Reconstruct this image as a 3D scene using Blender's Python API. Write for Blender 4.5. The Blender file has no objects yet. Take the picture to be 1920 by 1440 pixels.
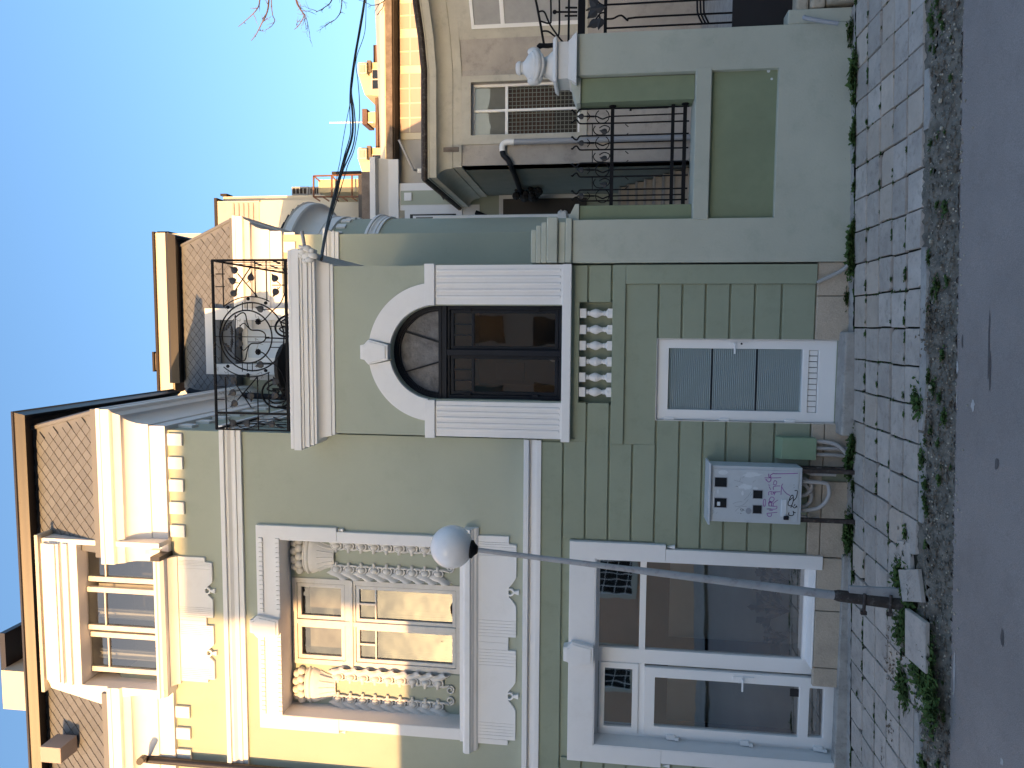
import bpy, bmesh, math, random
from mathutils import Vector, Matrix, Quaternion
random.seed(7)
S = bpy.context.scene
COL = S.collection
R = math.radians

# ------------------------------------------------------------------ camera
LENS = 1325.0
CAM = Vector((0.0, -7.989, 2.6))
YAW, PIT, ROL = R(4.59), R(7.28), R(0.935)
_f = Vector((-math.sin(YAW)*math.cos(PIT), math.cos(YAW)*math.cos(PIT), math.sin(PIT)))
_r0 = Vector((math.cos(YAW), math.sin(YAW), 0)); _u0 = _r0.cross(_f)
CR = _r0*math.cos(ROL) + _u0*math.sin(ROL)
CU = _u0*math.cos(ROL) - _r0*math.sin(ROL)
cd = bpy.data.cameras.new('camera'); cam = bpy.data.objects.new('camera', cd); COL.objects.link(cam)
cd.sensor_width = 36; cd.lens = LENS*36/1920; cd.clip_start = 0.05; cd.clip_end = 900
m3 = Matrix((( -CU.x, CR.x, -_f.x), (-CU.y, CR.y, -_f.y), (-CU.z, CR.z, -_f.z)))   # the phone was held sideways
cam.matrix_world = Matrix.Translation(CAM) @ m3.to_4x4()
S.camera = cam

# ------------------------------------------------------------------ light
SUN_AZ, SUN_EL = R(24.4), R(5.0)      # to the left of and behind the camera, low
w = bpy.data.worlds.new('World'); S.world = w; w.use_nodes = True
nt = w.node_tree; bg = nt.nodes['Background']
sky = nt.nodes.new('ShaderNodeTexSky'); sky.sky_type = 'NISHITA'; sky.sun_disc = False
sky.sun_elevation = SUN_EL; sky.sun_rotation = math.pi + SUN_AZ
sky.air_density = 1.0; sky.dust_density = 5.0; sky.ozone_density = 2.5; sky.altitude = 50
nt.links.new(sky.outputs[0], bg.inputs[0]); bg.inputs[1].default_value = 0.15
sd = bpy.data.lights.new('sun', 'SUN'); sun = bpy.data.objects.new('sun', sd); COL.objects.link(sun)
sd.energy = 2.0; sd.angle = R(0.4); sd.color = (1.0, 0.54, 0.22)
SUNDIR = Vector((math.sin(SUN_AZ)*math.cos(SUN_EL), math.cos(SUN_AZ)*math.cos(SUN_EL), -math.sin(SUN_EL)))
sun.rotation_euler = SUNDIR.to_track_quat('-Z', 'Y').to_euler()
sun.location = (-10, -20, 12)
S.view_settings.view_transform = 'Standard'; S.view_settings.look = 'None'
S.view_settings.exposure = 2.42; S.view_settings.gamma = 1.0; S.view_settings.use_curve_mapping = False

# ------------------------------------------------------------------ measuring: a pixel of the photograph onto a plane of the place
def ray(x, y):
    return _f*LENS + CR*((1440-y)-720) - CU*(x-960)
def P(x, y, Y=0.0):
    d = ray(x, y); return CAM + d*((Y-CAM.y)/d.y)
def PX(x, y, X):
    d = ray(x, y); return CAM + d*((X-CAM.x)/d.x)
SL = 0.035
def PG(x, y, dz=0.0):
    n = Vector((-SL, 0, 1)); d = ray(x, y); return CAM + d*((dz-CAM.dot(n))/d.dot(n))
def R4(Y, *pts):
    q = [P(a, b, Y) for a, b in pts]
    xs = sorted(p.x for p in q); zs = sorted(p.z for p in q); h = len(q)//2
    return sum(xs[:h])/h, sum(xs[h:])/h, sum(zs[:h])/h, sum(zs[h:])/h
def RR(Y, x0, x1, y0, y1):      # rectangle given by photo bounds
    return R4(Y, (x0, y0), (x0, y1), (x1, y0), (x1, y1))

# ------------------------------------------------------------------ mesh helpers
class MB:
    def __init__(s): s.v = []; s.f = []
    def add(s, vs, fs):
        n = len(s.v); s.v += [tuple(v) for v in vs]; s.f += [tuple(i+n for i in f) for f in fs]; return s
    def box(s, x0, x1, y0, y1, z0, z1):
        if x0 > x1: x0, x1 = x1, x0
        if y0 > y1: y0, y1 = y1, y0
        if z0 > z1: z0, z1 = z1, z0
        return s.add([(x0,y0,z0),(x1,y0,z0),(x1,y1,z0),(x0,y1,z0),(x0,y0,z1),(x1,y0,z1),(x1,y1,z1),(x0,y1,z1)],
              [(0,3,2,1),(4,5,6,7),(0,1,5,4),(1,2,6,5),(2,3,7,6),(3,0,4,7)])
    def prism(s, poly, y0, y1):          # poly of (x,z), extruded along y
        a = sum(poly[i][0]*poly[(i+1)%len(poly)][1]-poly[(i+1)%len(poly)][0]*poly[i][1] for i in range(len(poly)))
        if a < 0: poly = poly[::-1]
        n = len(poly)
        return s.add([(x,y0,z) for x,z in poly]+[(x,y1,z) for x,z in poly],
              [tuple(range(n)), tuple(range(2*n-1,n-1,-1))]+[(i,i+n,(i+1)%n+n,(i+1)%n) for i in range(n)])
    def prismx(s, poly, x0, x1):         # poly of (y,z), extruded along x
        a = sum(poly[i][0]*poly[(i+1)%len(poly)][1]-poly[(i+1)%len(poly)][0]*poly[i][1] for i in range(len(poly)))
        if a < 0: poly = poly[::-1]
        n = len(poly)
        return s.add([(x1,y,z) for y,z in poly]+[(x0,y,z) for y,z in poly],
              [tuple(range(n)), tuple(range(2*n-1,n-1,-1))]+[(i,i+n,(i+1)%n+n,(i+1)%n) for i in range(n)])
    def poly(s, pts): return s.add(pts, [tuple(range(len(pts)))])
    def tube(s, pts, r, n=6, closed=False):
        pts = [Vector(p) for p in pts]; m = len(pts)
        rs = r if isinstance(r, (list, tuple)) else [r]*m
        up = None; vs = []
        for i, p in enumerate(pts):
            a = pts[(i-1) % m] if (closed or i > 0) else p
            b = pts[(i+1) % m] if (closed or i < m-1) else p
            t = (b-a)
            if t.length < 1e-9: t = Vector((0,0,1))
            t.normalize()
            if up is None:
                up = Vector((0,1,0)) if abs(t.y) < .9 else Vector((1,0,0))
            u = (up - t*up.dot(t))
            if u.length < 1e-6: u = t.orthogonal()
            u.normalize(); up = u; v = t.cross(u)
            for k in range(n):
                g = 2*math.pi*k/n + math.pi/n
                vs.append(p + (u*math.cos(g)+v*math.sin(g))*rs[i])
        fs = []
        for i in range(m if closed else m-1):
            j = (i+1) % m
            for k in range(n):
                fs.append((i*n+k, i*n+(k+1)%n, j*n+(k+1)%n, j*n+k))
        if not closed:
            fs.append(tuple(range(n-1,-1,-1))); fs.append(tuple((m-1)*n+k for k in range(n)))
        return s.add(vs, fs)
    def lathe(s, prof, c, n=16, a0=0, a1=2*math.pi, sy=1.0):
        full = abs(a1-a0-2*math.pi) < 1e-6; m = n if full else n+1
        vs = []; fs = []
        for r, z in prof:
            for k in range(m):
                g = a0+(a1-a0)*k/n; vs.append((c[0]+r*math.cos(g), c[1]+r*math.sin(g)*sy, c[2]+z))
        for i in range(len(prof)-1):
            for k in range(n):
                a = i*m+k; b = i*m+(k+1)%m; fs.append((a, b, b+m, a+m))
        if full:
            if prof[0][0] > 1e-6: fs.append(tuple(range(m-1,-1,-1)))
            if prof[-1][0] > 1e-6: fs.append(tuple((len(prof)-1)*m+k for k in range(m)))
        return s.add(vs, fs)
    def ball(s, c, r, n=10, sc=(1,1,1)):
        prof = [(max(1e-7, math.sin(math.pi*i/(n//2+1)))*1, -math.cos(math.pi*i/(n//2+1))) for i in range(n//2+2)]
        vs = []; fs = []
        for pr, pz in prof:
            for k in range(n):
                g = 2*math.pi*k/n
                vs.append((c[0]+r*pr*math.cos(g)*sc[0], c[1]+r*pr*math.sin(g)*sc[1], c[2]+r*pz*sc[2]))
        for i in range(len(prof)-1):
            for k in range(n):
                fs.append((i*n+k, i*n+(k+1)%n, (i+1)*n+(k+1)%n, (i+1)*n+k))
        return s.add(vs, fs)
    def sweep(s, path, prof, caps=True):  # path of (x,y) with outward on the right-hand side; prof of (out,z)
        m = len(path); n = len(prof); vs = []
        for i, p in enumerate(path):
            p = Vector(p)
            def nrm(a, b):
                d = (Vector(b)-Vector(a)).normalized(); return Vector((d.y, -d.x))
            ns = []
            if i > 0: ns.append(nrm(path[i-1], path[i]))
            if i < m-1: ns.append(nrm(path[i], path[i+1]))
            q = sum(ns, Vector((0,0)))/len(ns); q = q/max(.2, q.length_squared)
            for o, z in prof: vs.append((p.x+q.x*o, p.y+q.y*o, z))
        fs = [(i*n+k, (i+1)*n+k, (i+1)*n+(k+1)%n, i*n+(k+1)%n) for i in range(m-1) for k in range(n)]
        if caps: fs += [tuple(range(n)), tuple((m-1)*n+k for k in range(n-1,-1,-1))]
        return s.add(vs, fs)
    def wall(s, x0, x1, z0, z1, y0, y1, holes):   # wall slab with rectangular holes
        xs = sorted(set([x0,x1]+[min(max(h[i],x0),x1) for h in holes for i in (0,1)]))
        zs = sorted(set([z0,z1]+[min(max(h[i],z0),z1) for h in holes for i in (2,3)]))
        nx, nz = len(xs)-1, len(zs)-1
        solid = [[not any(h[0] < (xs[i]+xs[i+1])/2 < h[1] and h[2] < (zs[j]+zs[j+1])/2 < h[3] for h in holes) for j in range(nz)] for i in range(nx)]
        idx = {}; vs = []; fs = []
        def V(i, j, k):
            if (i,j,k) not in idx:
                idx[(i,j,k)] = len(vs); vs.append((xs[i], (y0,y1)[k], zs[j]))
            return idx[(i,j,k)]
        for i in range(nx):
            for j in range(nz):
                if not solid[i][j]: continue
                fs.append((V(i,j,0),V(i+1,j,0),V(i+1,j+1,0),V(i,j+1,0)))
                fs.append((V(i,j,1),V(i,j+1,1),V(i+1,j+1,1),V(i+1,j,1)))
                if i == 0 or not solid[i-1][j]: fs.append((V(i,j,0),V(i,j+1,0),V(i,j+1,1),V(i,j,1)))
                if i == nx-1 or not solid[i+1][j]: fs.append((V(i+1,j,0),V(i+1,j,1),V(i+1,j+1,1),V(i+1,j+1,0)))
                if j == 0 or not solid[i][j-1]: fs.append((V(i,j,0),V(i,j,1),V(i+1,j,1),V(i+1,j,0)))
                if j == nz-1 or not solid[i][j+1]: fs.append((V(i,j+1,0),V(i+1,j+1,0),V(i+1,j+1,1),V(i,j+1,1)))
        return s.add(vs, fs)
    def mesh(s, name, m, smooth=None):
        me = bpy.data.meshes.new(name); me.from_pydata(s.v, [], s.f); me.validate()
        if smooth is not None:
            me.shade_smooth(); me.set_sharp_from_angle(angle=R(smooth))
        if m: me.materials.append(m)
        return me
    def build(s, name, m, parent=None, smooth=None, bevel=None, **k):
        o = bpy.data.objects.new(name, s.mesh(name, m, smooth)); COL.objects.link(o)
        if parent: o.parent = parent
        if bevel:
            b = o.modifiers.new('bevel', 'BEVEL'); b.width = bevel; b.segments = 2; b.limit_method = 'ANGLE'; b.angle_limit = R(35)
        tag(o, **k); return o
def tag(o, label=None, cat=None, group=None, kind=None):
    if label: o['label'] = label
    if cat: o['category'] = cat
    if group: o['group'] = group
    if kind: o['kind'] = kind
    return o
def empty(name, loc, label, cat, group=None):
    o = bpy.data.objects.new(name, None); COL.objects.link(o); o.location = loc; o.empty_display_size = .1
    tag(o, label, cat, group); return o
def mw(o):
    b = Matrix.LocRotScale(o.location, o.rotation_euler, o.scale)
    return mw(o.parent) @ o.matrix_parent_inverse @ b if o.parent else b
def under(o, parent):     # geometry written in world coordinates, hung under a thing placed at its base
    o.parent = parent; o.matrix_parent_inverse = mw(parent).inverted(); return o
_build = MB.build
def build2(s, name, m, parent=None, smooth=None, bevel=None, **k):
    o = _build(s, name, m, None, smooth, bevel, **k)
    if parent: under(o, parent)
    return o
MB.build = build2
def inst(mesh, name, parent, loc, rot=(0,0,0), sc=(1,1,1), **k):
    o = bpy.data.objects.new(name, mesh); COL.objects.link(o); o.location = loc; o.rotation_euler = rot; o.scale = sc
    if parent: under(o, parent)
    return tag(o, **k)
def B(x0, x1, y0, y1, z0, z1): return MB().box(x0, x1, y0, y1, z0, z1)
def smooth_path(pts, k=6):       # Catmull-Rom
    pts = [Vector(p) for p in pts]; out = []
    for i in range(len(pts)-1):
        a = pts[max(i-1,0)]; b = pts[i]; c = pts[i+1]; d = pts[min(i+2,len(pts)-1)]
        for j in range(k):
            t = j/k
            out.append(.5*((2*b)+(c-a)*t+(2*a-5*b+4*c-d)*t*t+(3*b-a-3*c+d)*t*t*t))
    out.append(pts[-1]); return out

# ------------------------------------------------------------------ materials
def mat(name, col, rough=.85, bump=.15, bscale=60, var=.10, vscale=1.6, dirt=None, dirts=.5, metal=0, spec=.35, rnd=0.0, speck=None, fine=0.0, emit=None):
    m = bpy.data.materials.new(name); m.use_nodes = True; n = m.node_tree.nodes; l = m.node_tree.links
    p = n['Principled BSDF']; p.inputs['Roughness'].default_value = rough; p.inputs['Metallic'].default_value = metal
    p.inputs['Specular IOR Level'].default_value = spec
    tc = n.new('ShaderNodeTexCoord')
    def noise(sc, det=6, rg=.6):
        t = n.new('ShaderNodeTexNoise'); t.inputs['Scale'].default_value = sc; t.inputs['Detail'].default_value = det; t.inputs['Roughness'].default_value = rg
        l.new(tc.outputs['Object'], t.inputs['Vector']); return t
    def mix(fac, a, b, mode='MIX'):
        x = n.new('ShaderNodeMix'); x.data_type = 'RGBA'; x.blend_type = mode
        for s, v in ((0, fac), (6, a), (7, b)):
            if hasattr(v, 'is_output'): l.new(v, x.inputs[s])
            elif s == 0: x.inputs[0].default_value = v
            else: x.inputs[s].default_value = (*v[:3], 1)
        return x.outputs[2]
    def ramp(src, a, b, lo=0., hi=1.):
        r = n.new('ShaderNodeMapRange'); r.inputs[1].default_value = a; r.inputs[2].default_value = b; r.inputs[3].default_value = lo; r.inputs[4].default_value = hi
        l.new(src, r.inputs[0]); return r.outputs[0]
    t1 = noise(vscale, 8, .65)
    f = ramp(t1.outputs[0], .3, .7)
    c = mix(f, tuple(v*(1-var) for v in col), tuple(min(1, v*(1+var)) for v in col))
    if dirt:
        t2 = noise(vscale*2.3+.7, 10, .75); c = mix(ramp(t2.outputs[0], .52, .78, 0, dirts), c, dirt)
    if speck:
        t3 = n.new('ShaderNodeTexVoronoi'); t3.inputs['Scale'].default_value = speck[1]; l.new(tc.outputs['Object'], t3.inputs['Vector'])
        c = mix(ramp(t3.outputs[0], speck[2], speck[2]*.5, 0, speck[3]), c, speck[0])
    if fine:
        t4 = noise(140, 2, .5); c = mix(ramp(t4.outputs[0], .35, .65, 0, fine), c, tuple(v*.45 for v in col))
    if rnd:
        oi = n.new('ShaderNodeObjectInfo'); h = n.new('ShaderNodeMapRange'); h.inputs[3].default_value = 1-rnd; h.inputs[4].default_value = 1+rnd
        l.new(oi.outputs['Random'], h.inputs[0])
        hs = n.new('ShaderNodeHueSaturation'); l.new(h.outputs[0], hs.inputs['Value']); l.new(c, hs.inputs['Color']); c = hs.outputs[0]
        # shift the texture from copy to copy
        ad = n.new('ShaderNodeVectorMath'); ad.operation = 'ADD'; sc = n.new('ShaderNodeMath'); sc.operation = 'MULTIPLY'; sc.inputs[1].default_value = 37
        l.new(oi.outputs['Random'], sc.inputs[0]); cb = n.new('ShaderNodeCombineXYZ'); l.new(sc.outputs[0], cb.inputs[0]); l.new(sc.outputs[0], cb.inputs[2])
        for t in [q for q in n if q.type in ('TEX_NOISE', 'TEX_VORONOI')]:
            for k in list(t.inputs['Vector'].links): l.remove(k)
            l.new(ad.outputs[0], t.inputs['Vector'])
        l.new(tc.outputs['Object'], ad.inputs[0]); l.new(cb.outputs[0], ad.inputs[1])
        vec = ad.outputs[0]
    else: vec = tc.outputs['Object']
    l.new(c, p.inputs['Base Color'])
    if bump:
        t = n.new('ShaderNodeTexNoise'); t.inputs['Scale'].default_value = bscale; t.inputs['Detail'].default_value = 6; l.new(vec, t.inputs['Vector'])
        b = n.new('ShaderNodeBump'); b.inputs['Strength'].default_value = bump; b.inputs['Distance'].default_value = .01
        l.new(t.outputs[0], b.inputs['Height']); l.new(b.outputs[0], p.inputs['Normal'])
    return m
def glass(name, tint=(.8,.85,.85), rough=.02, refl=.9, wav=.0):
    m = bpy.data.materials.new(name); m.use_nodes = True; n = m.node_tree.nodes; l = m.node_tree.links
    n.remove(n['Principled BSDF']); out = n['Material Output']
    tr = n.new('ShaderNodeBsdfTransparent'); tr.inputs[0].default_value = (*tint, 1)
    gl = n.new('ShaderNodeBsdfGlossy'); gl.inputs['Roughness'].default_value = rough; gl.inputs[0].default_value = (.95,.95,.95,1)
    fr = n.new('ShaderNodeFresnel'); fr.inputs[0].default_value = 1.55
    mr = n.new('ShaderNodeMapRange'); mr.inputs[1].default_value = 0; mr.inputs[2].default_value = 1; mr.inputs[3].default_value = .10*refl; mr.inputs[4].default_value = 1.0
    mx = n.new('ShaderNodeMixShader'); l.new(fr.outputs[0], mr.inputs[0]); l.new(mr.outputs[0], mx.inputs[0])
    l.new(tr.outputs[0], mx.inputs[1]); l.new(gl.outputs[0], mx.inputs[2]); l.new(mx.outputs[0], out.inputs[0])
    if wav:
        t = n.new('ShaderNodeTexNoise'); t.inputs['Scale'].default_value = 2.2; tc = n.new('ShaderNodeTexCoord'); l.new(tc.outputs['Object'], t.inputs['Vector'])
        b = n.new('ShaderNodeBump'); b.inputs['Strength'].default_value = wav; b.inputs['Distance'].default_value = .03
        l.new(t.outputs[0], b.inputs['Height']); l.new(b.outputs[0], gl.inputs['Normal']); l.new(b.outputs[0], fr.inputs['Normal'])
    return m
M = {}
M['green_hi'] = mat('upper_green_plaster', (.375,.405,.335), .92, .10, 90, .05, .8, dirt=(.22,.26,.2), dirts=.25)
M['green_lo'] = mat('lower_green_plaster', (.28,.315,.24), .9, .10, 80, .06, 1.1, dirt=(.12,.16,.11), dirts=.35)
M['green_fence'] = mat('fence_green_plaster', (.42,.44,.38), .9, .22, 40, .07, .9, dirt=(.2,.25,.2), dirts=.4, speck=((.12,.15,.12), 9, .035, .8))
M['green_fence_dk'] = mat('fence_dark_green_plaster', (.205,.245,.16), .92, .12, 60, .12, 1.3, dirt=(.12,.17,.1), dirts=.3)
M['white'] = mat('white_plaster', (.77,.765,.765), .8, .06, 70, .03, 1.3, dirt=(.5,.48,.44), dirts=.18)
M['trim2'] = mat('cast_white_ornament', (.66,.65,.63), .8, .15, 90, .04, 3, dirt=(.42,.38,.33), dirts=.35)
M['stone'] = mat('plinth_stone', (.50,.43,.35), .95, .5, 45, .14, 2.2, dirt=(.2,.17,.14), dirts=.5, fine=.35)
M['pvc'] = mat('white_pvc', (.84,.84,.84), .35, .0, 10, .02, 1, spec=.5)
M['oldpaint'] = mat('old_white_paint', (.62,.60,.57), .55, .08, 60, .06, 4, dirt=(.35,.3,.24), dirts=.4)
M['dark_metal'] = mat('anthracite_metal', (.012,.015,.022), .5, .03, 50, .15, 3, spec=.14)
M['iron'] = mat('black_iron', (.010,.010,.012), .65, .08, 90, .2, 5, spec=.12)
M['brown'] = mat('brown_gutter', (.022,.020,.022), .45, .03, 40, .1, 1, spec=.5)
M['soffit'] = mat('dark_soffit', (.035,.028,.025), .8, .05, 30, .1, 2)
M['tile'] = mat('metal_roof_tile', (.135,.145,.16), .6, .04, 40, .05, 3, rnd=.10, spec=.4)
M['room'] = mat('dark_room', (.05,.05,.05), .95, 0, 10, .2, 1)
M['curtain'] = mat('net_curtain', (.36,.36,.36), .9, .2, 30, .08, 5)
M['lace'] = mat('lace_curtain', (.016,.018,.014), .95, .1, 30, .25, 6, speck=((.22,.22,.18), 42, .16, .7))
M['glass'] = glass('window_glass', (.72,.76,.76), wav=.06)
M['glass_dk'] = glass('dark_window_glass', (.62,.65,.68), refl=4.0, wav=.03)
M['glass_a'] = glass('arched_window_glass', (.5,.5,.52), refl=1.3, wav=.05)
M['glass_w'] = glass('sunlit_window_glass', (.5,.5,.48), refl=.2, wav=.4)
M['grey_box'] = mat('grey_painted_steel', (.50,.54,.58), .45, .03, 40, .05, 3, dirt=(.3,.3,.3), dirts=.25, spec=.5)
M['conduit'] = mat('grey_conduit', (.42,.41,.41), .6, .05, 30, .1, 3, dirt=(.2,.18,.17), dirts=.6)
M['paver'] = mat('paving_slab', (.42,.38,.345), .93, .6, 45, .16, 4.5, dirt=(.17,.155,.14), dirts=.85, rnd=.14, speck=((.09,.09,.09), 30, .06, .7))
M['paver_w'] = mat('warm_paving_slab', (.45,.39,.335), .93, .35, 55, .12, 3.5, dirt=(.2,.17,.15), dirts=.5, rnd=.10)
M['concrete'] = mat('rough_concrete', (.34,.33,.315), .95, .6, 25, .2, 4, dirt=(.10,.10,.09), dirts=.7)
M['dirt'] = mat('joint_dirt', (.028,.028,.018), 1, .6, 60, .35, 5, dirt=(.03,.05,.015), dirts=.9)
M['kerbdirt'] = mat('mossy_kerb', (.15,.14,.12), 1, 1.0, 30, .45, 9, dirt=(.025,.030,.014), dirts=1.0, speck=((.40,.37,.32), 38, .16, .9))
M['asphalt'] = mat('asphalt', (.31,.275,.26), .92, .35, 120, .12, .9, dirt=(.22,.195,.185), dirts=.8, speck=((.42,.41,.40), 60, .11, .8), fine=.45)
M['moss'] = mat('moss_green', (.045,.085,.02), .9, .3, 60, .35, 8)
M['straw'] = mat('dry_leaf', (.14,.11,.08), .9, .2, 60, .4, 14)
M['pole'] = mat('weathered_grey_pole', (.36,.36,.37), .6, .15, 30, .1, 4, dirt=(.10,.06,.05), dirts=.75)
M['tarpole'] = mat('tarred_pole_foot', (.045,.035,.032), .7, .6, 25, .4, 6, dirt=(.30,.28,.26), dirts=.6)
M['opal'] = mat('opal_globe', (.80,.80,.82), .25, 0, 10, .02, 1, spec=.5, dirt=(.6,.58,.55), dirts=.3)
M['beige'] = mat('old_beige_plaster', (.40,.37,.34), .95, .45, 35, .18, 1.1, dirt=(.20,.19,.18), dirts=.85)
M['beige_lt'] = mat('old_pale_trim', (.50,.48,.42), .92, .25, 35, .10, 2.0, dirt=(.27,.26,.23), dirts=.6)
M['greywall'] = mat('grey_render', (.36,.365,.38), .95, .2, 40, .08, 1.2, dirt=(.28,.28,.29), dirts=.4)
M['rearwhite'] = mat('rear_white_plaster', (.72,.72,.73), .85, .05, 60, .03, 1.2)
M['deepgreen'] = mat('dark_side_green', (.21,.225,.20), .95, .15, 40, .1, 1, dirt=(.1,.12,.1), dirts=.4)  # deep green of the neighbour's side wall
M['wood'] = mat('weathered_wood', (.17,.14,.12), .9, .5, 30, .35, 3, dirt=(.08,.055,.04), dirts=.7)
M['sunyellow'] = mat('cream_yellow_render', (.56,.50,.34), .9, .08, 30, .05, .5)
M['cream'] = mat('cream_render', (.60,.56,.47), .9, .08, 30, .05, .5)
M['roofred'] = mat('red_roof_tile', (.14,.09,.08), .9, .4, 12, .2, 1)
M['rust'] = mat('rusty_steel', (.17,.085,.055), .8, .3, 40, .3, 6)
M['greypanel'] = mat('grey_glazed_panel', (.30,.27,.25), .5, .02, 10, .05, 2)
M['fabric'] = mat('pale_blind', (.38,.33,.31), .9, .05, 20, .05, 1)
M['ribroof'] = mat('dark_ribbed_roof', (.045,.047,.055), .5, .05, 30, .1, 1)
M['bark'] = mat('pale_bark', (.16,.12,.12), .9, .2, 40, .2, 3)
M['wire'] = mat('black_cable', (.01,.01,.012), .6, 0, 10, .1, 1)
M['pipegrey'] = mat('grey_pipe', (.30,.32,.36), .5, .05, 20, .06, 3, spec=.5)
M['peach'] = mat('peach_plaster', (.58,.38,.27), .9, .1, 30, .06, .8)
M['doorpaint'] = mat('black_door_paint', (.014,.012,.014), .45, .05, 30, .2, 3, spec=.5)
M['blue_door'] = mat('pale_blue_panel', (.66,.72,.78), .5, .03, 30, .03, 2)
M['purple'] = mat('purple_marker', (.28,.08,.34), .6, 0, 10, .3, 20)
M['blackink'] = mat('black_marker', (.012,.012,.02), .5, 0, 10, .1, 5)
M['paper'] = mat('torn_white_paper', (.62,.66,.70), .8, .1, 50, .05, 20)
M['smoked'] = mat('smoked_meter_glass', (.012,.013,.015), .12, 0, 10, .2, 4, spec=.6)
M['leafgreen'] = mat('dark_houseplant_leaf', (.03,.045,.03), .6, .1, 20, .2, 4)
M['wicker'] = mat('black_wicker', (.01,.01,.012), .6, .6, 70, .3, 9)
M['rubble'] = mat('pale_rubble_stone', (.42,.38,.31), .95, .9, 14, .22, 5, dirt=(.14,.12,.09), dirts=.8)
M['green_box'] = mat('green_painted_steel', (.22,.31,.21), .5, .05, 40, .06, 3, dirt=(.35,.36,.33), dirts=.2)
XL = -11.0

# ================================================================== the ground
def gz(x): return SL*x
g = MB()
def gquad(mb, x0, x1, y0, y1, dz0, dz1=None, nx=1, ny=1, amp=0, seed=0):
    dz1 = dz0 if dz1 is None else dz1; rnd = random.Random(seed); vs = []; fs = []
    for j in range(ny+1):
        for i in range(nx+1):
            t = j/ny; x = x0+(x1-x0)*i/nx; y = y0+(y1-y0)*t
            a = amp*(rnd.random()-.5)*2
            vs.append((x, y+(a*.7 if 0 < j < ny else a*.5), gz(x)+dz0+(dz1-dz0)*t+a))
    for j in range(ny):
        for i in range(nx):
            k = j*(nx+1)+i; fs.append((k, k+1, k+nx+2, k+nx+1))
    mb.add(vs, fs)
g = MB(); gquad(g, -150, 150, -150, 150, -.18); g.build('ground', M['dirt'], kind='structure')
g = MB(); gquad(g, -60, 60, -11.0, -2.06, -.105, nx=60, ny=1); road = g.build('road', M['asphalt'], kind='structure')
g = MB()
gquad(g, -60, 60, -13.0, -11.0, .0); g.build('far_pavement', M['concrete'], kind='structure')
# mossy broken kerb strip between slabs and road, built as uneven relief
g = MB(); gquad(g, -8, 7, -1.74, -1.90, -.010, -.018, nx=520, ny=6, amp=.013, seed=3)
gquad(g, -8, 7, -1.90, -2.15, -.018, -.105, nx=520, ny=9, amp=.019, seed=4)
kerb = g.build('kerb', M['kerbdirt'], kind='structure', smooth=50)
g = MB(); gquad(g, -8, 7, -1.76, .12, -.030, nx=60, ny=8, amp=.004, seed=5)
pav = g.build('pavement', M['dirt'], kind='structure')

def slab_mesh(wx, wy, seed, m, crack=0):
    rnd = random.Random(seed); j = lambda a=.0035: (rnd.random()-.5)*2*a
    hx, hy, h = wx/2, wy/2, .035
    base = [(-hx+abs(j()), -hy+abs(j())), (0, -hy+abs(j(.004))), (hx-abs(j()), -hy+abs(j())), (hx-abs(j(.004)), 0), (hx-abs(j()), hy-abs(j())), (0, hy-abs(j(.004))), (-hx+abs(j()), hy-abs(j())), (-hx+abs(j(.004)), 0)]
    if crack == 1: base[4] = (hx*.72, hy*.96); base[3] = (hx*.99, hy*.55)
    if crack == 2: base[0] = (-hx*.8, -hy*.97); base[7] = (-hx*.98, -hy*.5)
    mb = MB(); n = 8
    top = [(x*.982, y*.982, h) for x, y in base]; mid = [(x, y, h-.006) for x, y in base]; bot = [(x, y, 0) for x, y in base]
    mb.add(bot+mid+top, [(i, (i+1)%n, (i+1)%n+n, i+n) for i in range(n)]+[(i+n, (i+1)%n+n, (i+1)%n+2*n, i+2*n) for i in range(n)]+[tuple(range(2*n, 3*n))])
    return mb.mesh('paving_slab', m, smooth=25)
slabs = {}
def slab(cx, cy, wx, wy, warm=False, crack=0, dz=0, tilt=0, rz=0):
    key = (round(wx, 2), round(wy, 2), warm, crack, random.randrange(3))
    if key not in slabs: slabs[key] = slab_mesh(wx, wy, hash(key[:2])+key[4], M['paver_w' if warm else 'paver'], crack)
    inst(slabs[key], 'paving_slab', pav, (cx, cy, gz(cx)-.030+dz+random.uniform(-.004, .004)),
         (random.uniform(-.012, .012)+tilt, -math.atan(SL)+random.uniform(-.012, .012), rz+random.uniform(-.008, .008)))
rows = [(-.19, -.52), (-.52, -.85), (-.85, -1.15), (-1.15, -1.45), (-1.45, -1.755)]
PB = PG(1690, 1132)      # foot of the lamp pole
for r, (ya, yb) in enumerate(rows):
    off = (.004, 0, .006, -.005, .002)[r]; x = 3.92+off
    i = 0
    while x > XL:
        wx = .325; x0 = x-wx; cx = (x+x0)/2; cy = (ya+yb)/2
        near = (r == 4 and -3.05 < cx < -1.9)
        if not (near) and not (r == 3 and abs(cx-PB.x) < .22 and False):
            warm = (r == 2 and cx > .9 and random.random() < .85) or (r == 1 and -.1 < cx < .8) or random.random() < .05
            slab(cx, cy, wx-.012, (ya-yb)-.026, warm, crack=(random.choice([0,0,0,0,0,1,2])), dz=(-.012 if random.random() < .08 else 0))
        x = x0; i += 1
    random.random()
for (x, y, wx, wy, rz, dz) in ((PB.x+.26, -1.70, .27, .36, .35, .03), (PB.x-.15, -1.86, .42, .36, .05, .05), (PB.x-.52, -1.62, .22, .16, .5, .0), (PB.x-.62, -1.90, .24, .22, .7, .015), (PB.x+.47,-1.52,.24,.24,.2,.01)):
    slab(x, y, wx, wy, False, 0, dz, .03, rz)
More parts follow.
